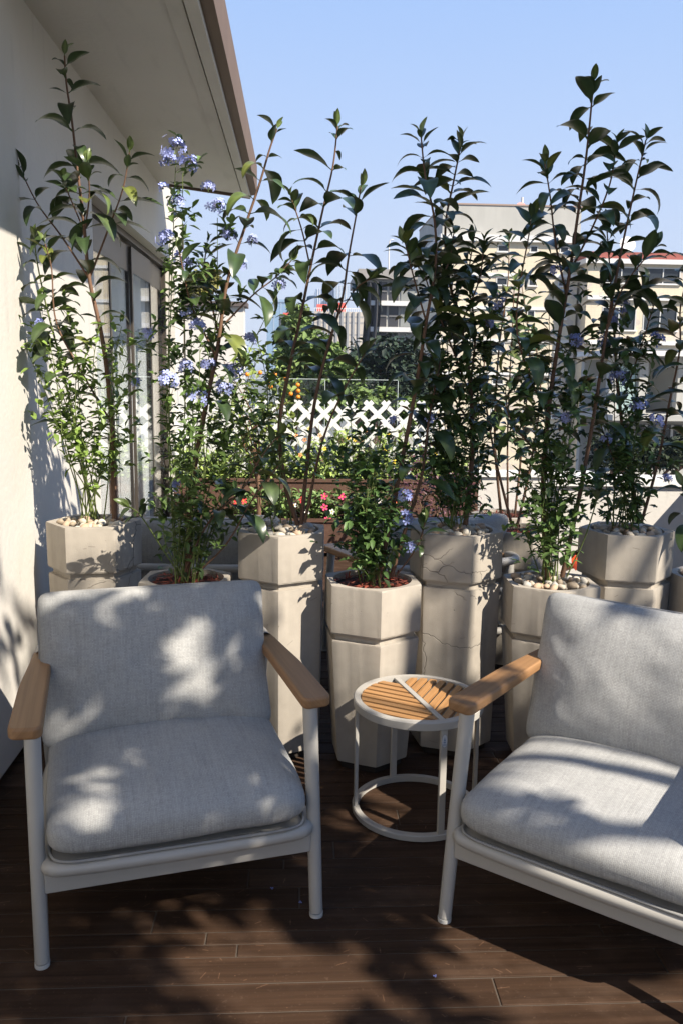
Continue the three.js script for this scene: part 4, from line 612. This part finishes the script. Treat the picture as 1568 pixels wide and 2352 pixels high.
// ------------------------------------------------------------------ the town beyond
{
  const tile = new Tex(512, 512, (u, v) => { const k = .9 + .14 * fbm(u, v, 6, 5, 501), gx = (u * 16) % 1, gy = (v * 16) % 1, j = gx < .06 || gy < .06 ? .88 : 1, pt = fbm(u, v, 7, 3, 505) > .66 ? .86 : 1; return [.60 * k * j * pt, .525 * k * j * pt, .39 * k * j * (pt < 1 ? .98 : 1)]; }).make(true);
  const cream = new THREE.MeshStandardMaterial({ map: tile, roughness: .85, side: THREE.DoubleSide });
  const grey = new THREE.MeshStandardMaterial({ map: new Tex(512, 512, (u, v) => { const k = .82 + .2 * fbm(u, v, 5, 5, 511) + .1 * (fbm(u, v, 30, 3, 513, 4) - .5); return [.42 * k, .41 * k, .375 * k]; }).make(true), roughness: .9, side: THREE.DoubleSide });
  const band = std(.66, .65, .63, .8, { map: grainy }), win = std(.025, .03, .035, .12), frame = std(.5, .5, .48, .6), red = std(.30, .085, .065, .8, { map: grainy });
  const W3 = (x0, x1, y0, y1, z) => { const a = at(x0, y1, z), b = at(x1, y0, z); return [a.x, b.x, a.y, b.y]; };
  const window_ = (p, x0, x1, y0, y1, z, lights = 2) => { const f = part('window', box2(x0, x1, y0, y1, z - .12, z - .06), win, p), w = x1 - x0, t = .07; part('window_frame', mergeGeometries([box2(x0 - t, x1 + t, y1, y1 + t, z - .1, z + .03), box2(x0 - t, x0, y0, y1, z - .1, z + .03), box2(x1, x1 + t, y0, y1, z - .1, z + .03), ...Array.from({ length: lights - 1 }, (_, i) => box2(x0 + w * (i + 1) / lights - .035, x0 + w * (i + 1) / lights + .035, y0, y1, z - .1, z))]), frame, f); part('window_sill', box2(x0 - .15, x1 + .15, y0 - .1, y0, z - .1, z + .14), band, f); };
  // facade with real openings: wall strips between windows
  function facade(p, m, x0, x1, y0, y1, z, wins, depth) {
    // wins share rows; build the wall row by row
    const rows = [...new Set(wins.map(w => w[2] + ',' + w[3]))].map(s => s.split(',').map(Number)).sort((a, b) => a[0] - b[0]); let y = y0; const g = [];
    const slab = (a, b, c, d) => { if (b - a > .01 && d - c > .01) g.push(metric(box2(a, b, c, d, z - .3, z), 4)); };
    for (const [a, b] of rows) { slab(x0, x1, y, a); let x = x0; for (const w of wins.filter(w => w[2] === a && w[3] === b).sort((p, q) => p[0] - q[0])) { slab(x, w[0], a, b); x = w[1]; } slab(x, x1, a, b); y = b; }
    slab(x0, x1, y, y1); part('wall', mergeGeometries(g), m, p);
    part('side_wall', metric(box2(x0, x0 + .3, y0, y1, z - depth, z - .301), 4), m, p); part('side_wall', metric(box2(x1 - .3, x1, y0, y1, z - depth, z - .301), 4), m, p); part('rear_wall', box2(x0, x1, y0, y1, z - depth - .3, z - depth - .001), m, p);
    wins.forEach(w => window_(p, ...w.slice(0, 4), z, w[4] || 2));
  }
  { // tower with the concrete tank storey
    const z = -58, t = thing('apartment_tower', 'cream tiled apartment tower with bare grey concrete top storey', 'building');
    const [x0, x1, , top] = W3(1014, 1335, 477, 560, z), cy = at(1100, 555, z).y, py = y => at(1200, y, z).y, pxx = x => at(x, 700, z).x;
    const wins = []; for (const [a, b] of [[566, 578], [640, 655], [715, 730], [790, 806], [866, 882], [942, 958]]) for (const [c, d] of [[1138, 1160], [1212, 1226], [1280, 1296]]) wins.push([pxx(c), pxx(d), py(b), py(a), 1]);
    wins.forEach((w, i) => { w[2] = py([578, 655, 730, 806, 882, 958][Math.floor(i / 3)]); w[3] = py([566, 640, 715, 790, 866, 942][Math.floor(i / 3)]); });
    facade(t, cream, x0, x1, -9, cy, z, wins, 11);
    part('cornice', box2(x0 - .15, x1 + .15, cy, cy + .42, z - 11.2, z + .3), band, t);
    for (const y of [636, 712, 787, 862]) part('floor_band', box2(x0, x1, py(y) - .0, py(y - 7), z + .0, z + .1), band, t);
    part('tank_storey', metric(box2(x0, x1, cy + .421, top, z - 11, z), 6), grey, t); part('roof_edge', box2(x0 - .02, x1 + .05, top, top + .1, z - 11.1, z + .06), std(.3, .22, .18, .8), t);
    part('chimney_pipe', new THREE.CylinderGeometry(.08, .08, 1.1, 8).translate(pxx(1213), top + .6, z - 3), band, t); part('antenna_dish', new THREE.CircleGeometry(.35, 20).rotateX(-.5).translate(pxx(1203), top + .35, z - 2), std(.6, .25, .22, .6), t);
  }
  { // long block with the red roof
    const z = -56.5, t = thing('apartment_block', 'long cream apartment block with red roof edge and wide windows', 'building'), py = y => at(1450, y, z).y, pxx = x => at(x, 700, z).x, x0 = pxx(1345), x1 = pxx(1345) + 42, top = py(607);
    const wins = []; for (const [a, b] of [[616, 650], [708, 758], [803, 838]]) for (const c of [1385, 1480, 1575, 1670, 1765]) wins.push([pxx(c), pxx(c + 74), py(b), py(a), 2]);
    wins.forEach((w, i) => { const r = Math.floor(i / 5); w[2] = py([650, 758, 838][r]); w[3] = py([616, 708, 803][r]); });
    facade(t, cream, x0, x1, -9, top, z, wins, 12);
    part('roof', box2(x0 - .3, x1, top + .3, top + .75, z - 12.4, z + .1), red, t); part('eave_band', box2(x0 - .3, x1, top + .001, top + .299, z - 12.4, z + .35), band, t);
    for (const y of [690, 792, 850]) part('floor_band', box2(x0, x1, py(y), py(y - 9), z + .002, z + .25), band, t);
    part('balcony_rail', mergeGeometries(Array.from({ length: 16 }, (_, i) => box2(pxx(1380) + i * 1.2, pxx(1380) + i * 1.2 + .04, py(850), py(815), z + .9, z + .94)).concat([815, 825, 835, 845].map(y => box2(pxx(1380), pxx(1380) + 19, py(y), py(y) + .035, z + .9, z + .94)))), band, t);
    part('satellite_dish', new THREE.CircleGeometry(.55, 24).rotateX(-.3).translate(pxx(1470), top + 1.7, z - 3), std(.7, .7, .7, .5), t);
  }
  { // nearer glazed floor in shade under a slab
    const z = -27, t = thing('glazed_annex', 'grey annex with frosted glass balcony panels under a flat roof slab', 'building'), py = y => at(1480, y, z).y, pxx = x => at(x, 900, z).x, x0 = pxx(1392);
    part('roof_slab', box2(x0 - .2, x0 + 14, py(818), py(806), z - 2.6, z + .6), band, t); part('rear_wall', metric(box2(x0, x0 + 14, -9, py(819), z - 2.6, z - 2.3), 4), grey, t); part('floor_slab', box2(x0 - .2, x0 + 14, py(962), py(950), z - 2.3, z + 1.2), grey, t); part('lower_wall', metric(box2(x0, x0 + 14, -9, py(963), z - .3, z), 4), grey, t);
    for (const x of [1394, 1462, 1550, 1640]) part('column', box2(pxx(x), pxx(x) + .28, py(950), py(818), z - .2, z + .1), grey, t);
    for (const [a, b] of [[1402, 1458], [1556, 1636]]) part('frosted_panel', box2(pxx(a), pxx(b), py(948), py(838), z - .05, z), std(.30, .40, .38, .35), t);
    for (const [a, b] of [[1470, 1500], [1510, 1545]]) { const w = part('window', box2(pxx(a), pxx(b), py(948), py(850), z - 2.29, z - 2.2), win, t); part('window_frame', box2(pxx(b) - .04, pxx(b) + .04, py(948), py(845), z - 2.19, z - 2.1), frame, w); }
    for (const a of [1405, 1465, 1525, 1600]) { const w = part('window', box2(pxx(a), pxx(a + 45), py(1020), py(975), z + .001, z + .03), win, t); part('window_frame', box2(pxx(a + 22) - .04, pxx(a + 22) + .04, py(1020), py(975), z + .031, z + .06), frame, w); }
  }
  { // grey windowed block wrapped with dark netting
    const z = -94, t = thing('office_block', 'grey office block with dark window bays and black netting down its corner', 'building'), py = y => at(900, y, z).y, pxx = x => at(x, 750, z).x, x0 = pxx(862), x1 = pxx(1010), top = py(640);
    const dark = std(.045, .045, .05, .3), net = std(.035, .035, .038, .9);
    part('core', metric(box2(x0 - .2, x1, -9, top - .1, z - 14, z - .4), 4), grey, t);
    part('roof_slab', box2(x0 - 2, x1, top - .1, top + .9, z - 14, z + .6), std(.3, .28, .26, .9, { map: grainy }), t);
    for (const [a, b] of [[648, 690], [702, 750], [764, 810], [822, 870]]) { for (const [c, d] of [[865, 891], [892, 918]]) { const w = part('window', box2(pxx(c) , pxx(d) - .2, py(b), py(a), z - .399, z - .3), dark, t); part('window_frame', box2(pxx(c), pxx(d) - .2, py((a + b) / 2) - .08, py((a + b) / 2) + .08, z - .299, z - .2), std(.12, .12, .12, .6), w); } part('panel', metric(box2(pxx(919), pxx(950), py(b), py(a), z - .399, z - .25), 4), std(.22, .23, .22, .8, { map: grainy }), t); }
    for (const y of [697, 757, 816]) part('floor_band', box2(x0 - .6, x1, py(y) - .25, py(y) + .25, z - .4, z + .4), band, t);
    const g = new THREE.PlaneGeometry(1, 1, 24, 20), p = g.attributes.position; for (let i = 0; i < p.count; i++) { const u = p.getX(i) + .5, v = p.getY(i) + .5; p.setXYZ(i, pxx(832) + u * (pxx(868) - pxx(832)) * (.75 + .3 * v) + .15 * Math.sin(v * 9), -9 + v * (top + 8.6 - u * .0), z + .9 + .5 * Math.sin(u * 17 + v * 2) - (1 - u) * 1.5); } g.computeVertexNormals(); part('netting', g, net, t);
    part('rooftop_lamp', tube([V(pxx(898), top + .9, z - 4), V(pxx(898), top + 4.2, z - 4), V(pxx(900), top + 4.6, z - 4), V(pxx(908), top + 4.6, z - 4)], .09, .07, 6), band, t);
  }
  const block = (name, label, z, x0, x1, y0, m, bays, bayMat, d = 30, extra) => { const t = thing(name, label, 'building'), pxx = x => at(x, 750, z).x, py = y => at((x0 + x1) / 2, y, z).y; part('wall', metric(box2(pxx(x0), pxx(x1), -9, py(y0), z - d, z), 8), m, t); for (let i = 1; i < bays; i++) { const x = pxx(x0) + (pxx(x1) - pxx(x0)) * i / bays, w = (pxx(x1) - pxx(x0)) * .02; part('mullion', box2(x - w, x + w, -9, py(y0), z + .001, z + .4), bayMat, t); } if (extra) extra(t, pxx, py, z); return t; };
  const beigeT = new THREE.MeshStandardMaterial({ map: new Tex(256, 256, (u, v) => { const r = (v * 2.5) % 1, k = .9 + .12 * fbm(u, v, 8, 3, 531); return r < .16 ? [.30 * k, .28 * k, .26 * k] : [.46 * k, .41 * k, .35 * k]; }).make(true), roughness: .8, side: THREE.DoubleSide });
  const redp = std(.62, .09, .06, .7);
  block('office_block', 'beige office block with ribbed bays and red signs on its roof', -240, 722, 836, 716, beigeT, 9, std(.25, .25, .25, .7), 20, (t, pxx, py, z) => { part('red_sign', box2(pxx(728), pxx(752), py(713), py(697), z - 6, z - 4), redp, t); part('red_sign', box2(pxx(765), pxx(797), py(713), py(690), z - 10, z - 8), redp, t); part('roof_rail', mergeGeometries(Array.from({ length: 24 }, (_, i) => box2(pxx(722 + i * 4.7), pxx(722 + i * 4.7) + .15, py(716), py(709), z - .5, z - .3)).concat([box2(pxx(722), pxx(836), py(709), py(709) + .2, z - .5, z - .3)])), band, t); });
  block('office_block', 'grey side wing of the beige office block with a low red sign', -262, 641, 700, 724, std(.20, .19, .185, .7, { map: grainy }), 12, std(.10, .10, .11, .6), 20, (t, pxx, py, z) => part('red_sign', box2(pxx(650), pxx(690), py(723.9), py(717), z - 4, z - 3), redp, t));
  const glassB = (r, g, b) => new THREE.MeshStandardMaterial({ map: new Tex(128, 256, (u, v) => { const k = .85 + .3 * hash(Math.floor(u * 16), Math.floor(v * 40), 3), s = (v * 40) % 1 < .25 ? 1.25 : 1; return [r * k * s, g * k * s, b * k * s]; }).make(true), roughness: .25, metalness: .1, side: THREE.DoubleSide });
  block('glass_tower', 'blue glass tower with stepped top far away', -760, 613, 662, 694, glassB(.17, .27, .38), 3, std(.3, .38, .45, .5), 40, (t, pxx, py, z) => part('step', box2(pxx(640), pxx(662), py(693.9), py(688), z - 30, z + 1), glassB(.2, .3, .4), t));
  block('glass_tower', 'ribbed pale blue tower far behind the beige office block', -620, 724, 766, 664, glassB(.20, .26, .38), 8, std(.6, .62, .64, .6), 40);
  block('glass_tower', 'white cornered tower beside the ribbed pale blue one', -600, 767, 800, 656, glassB(.30, .36, .44), 5, std(.62, .63, .64, .6), 40);
  { // neighbour's white wall
    const t = thing('neighbour_wall', 'tall white rendered wall with dark coping beyond the house corner', 'wall', [0, 0, -13]), a = at(330, 700, -13), b = at(560, 700, -13); part('wall', metric(box2(a.x, b.x, -9, at(480, 703, -13).y, -.4, 0), 2), M.wall, t); part('coping', box2(a.x, b.x + .05, at(480, 703, -13).y + .001, at(480, 692, -13).y, -.45, .06), std(.10, .08, .075, .9), t);
  }
  solo('low_roof', box2(1.9, 6.5, -.45, -.1, -15, -10.5), std(.55, .53, .50, .85, { map: grainy }), 'pale flat roof just beyond the far parapet', 'roof');
}
// a few fallen blue petals on the deck
seed = 601;
[[625, 2043], [998, 2245], [690, 2075]].forEach(([x, y]) => { const r = rays(x, y), P = V(0, EYE, 0).addScaledVector(r, -EYE / r.y), L = new Leaves(); L.star(V(0, .004, 0), V(rr(-.2, .2), 1, rr(-.2, .2)).normalize(), .006, [.22, .25, .55], 3, .2); const o = solo('fallen_petal', L.build(), M.petal, 'small fallen blue petal lying on the dark deck', 'petal', 'blue petals fallen on the deck'); o.position.copy(P); });

renderer.render(scene, camera);
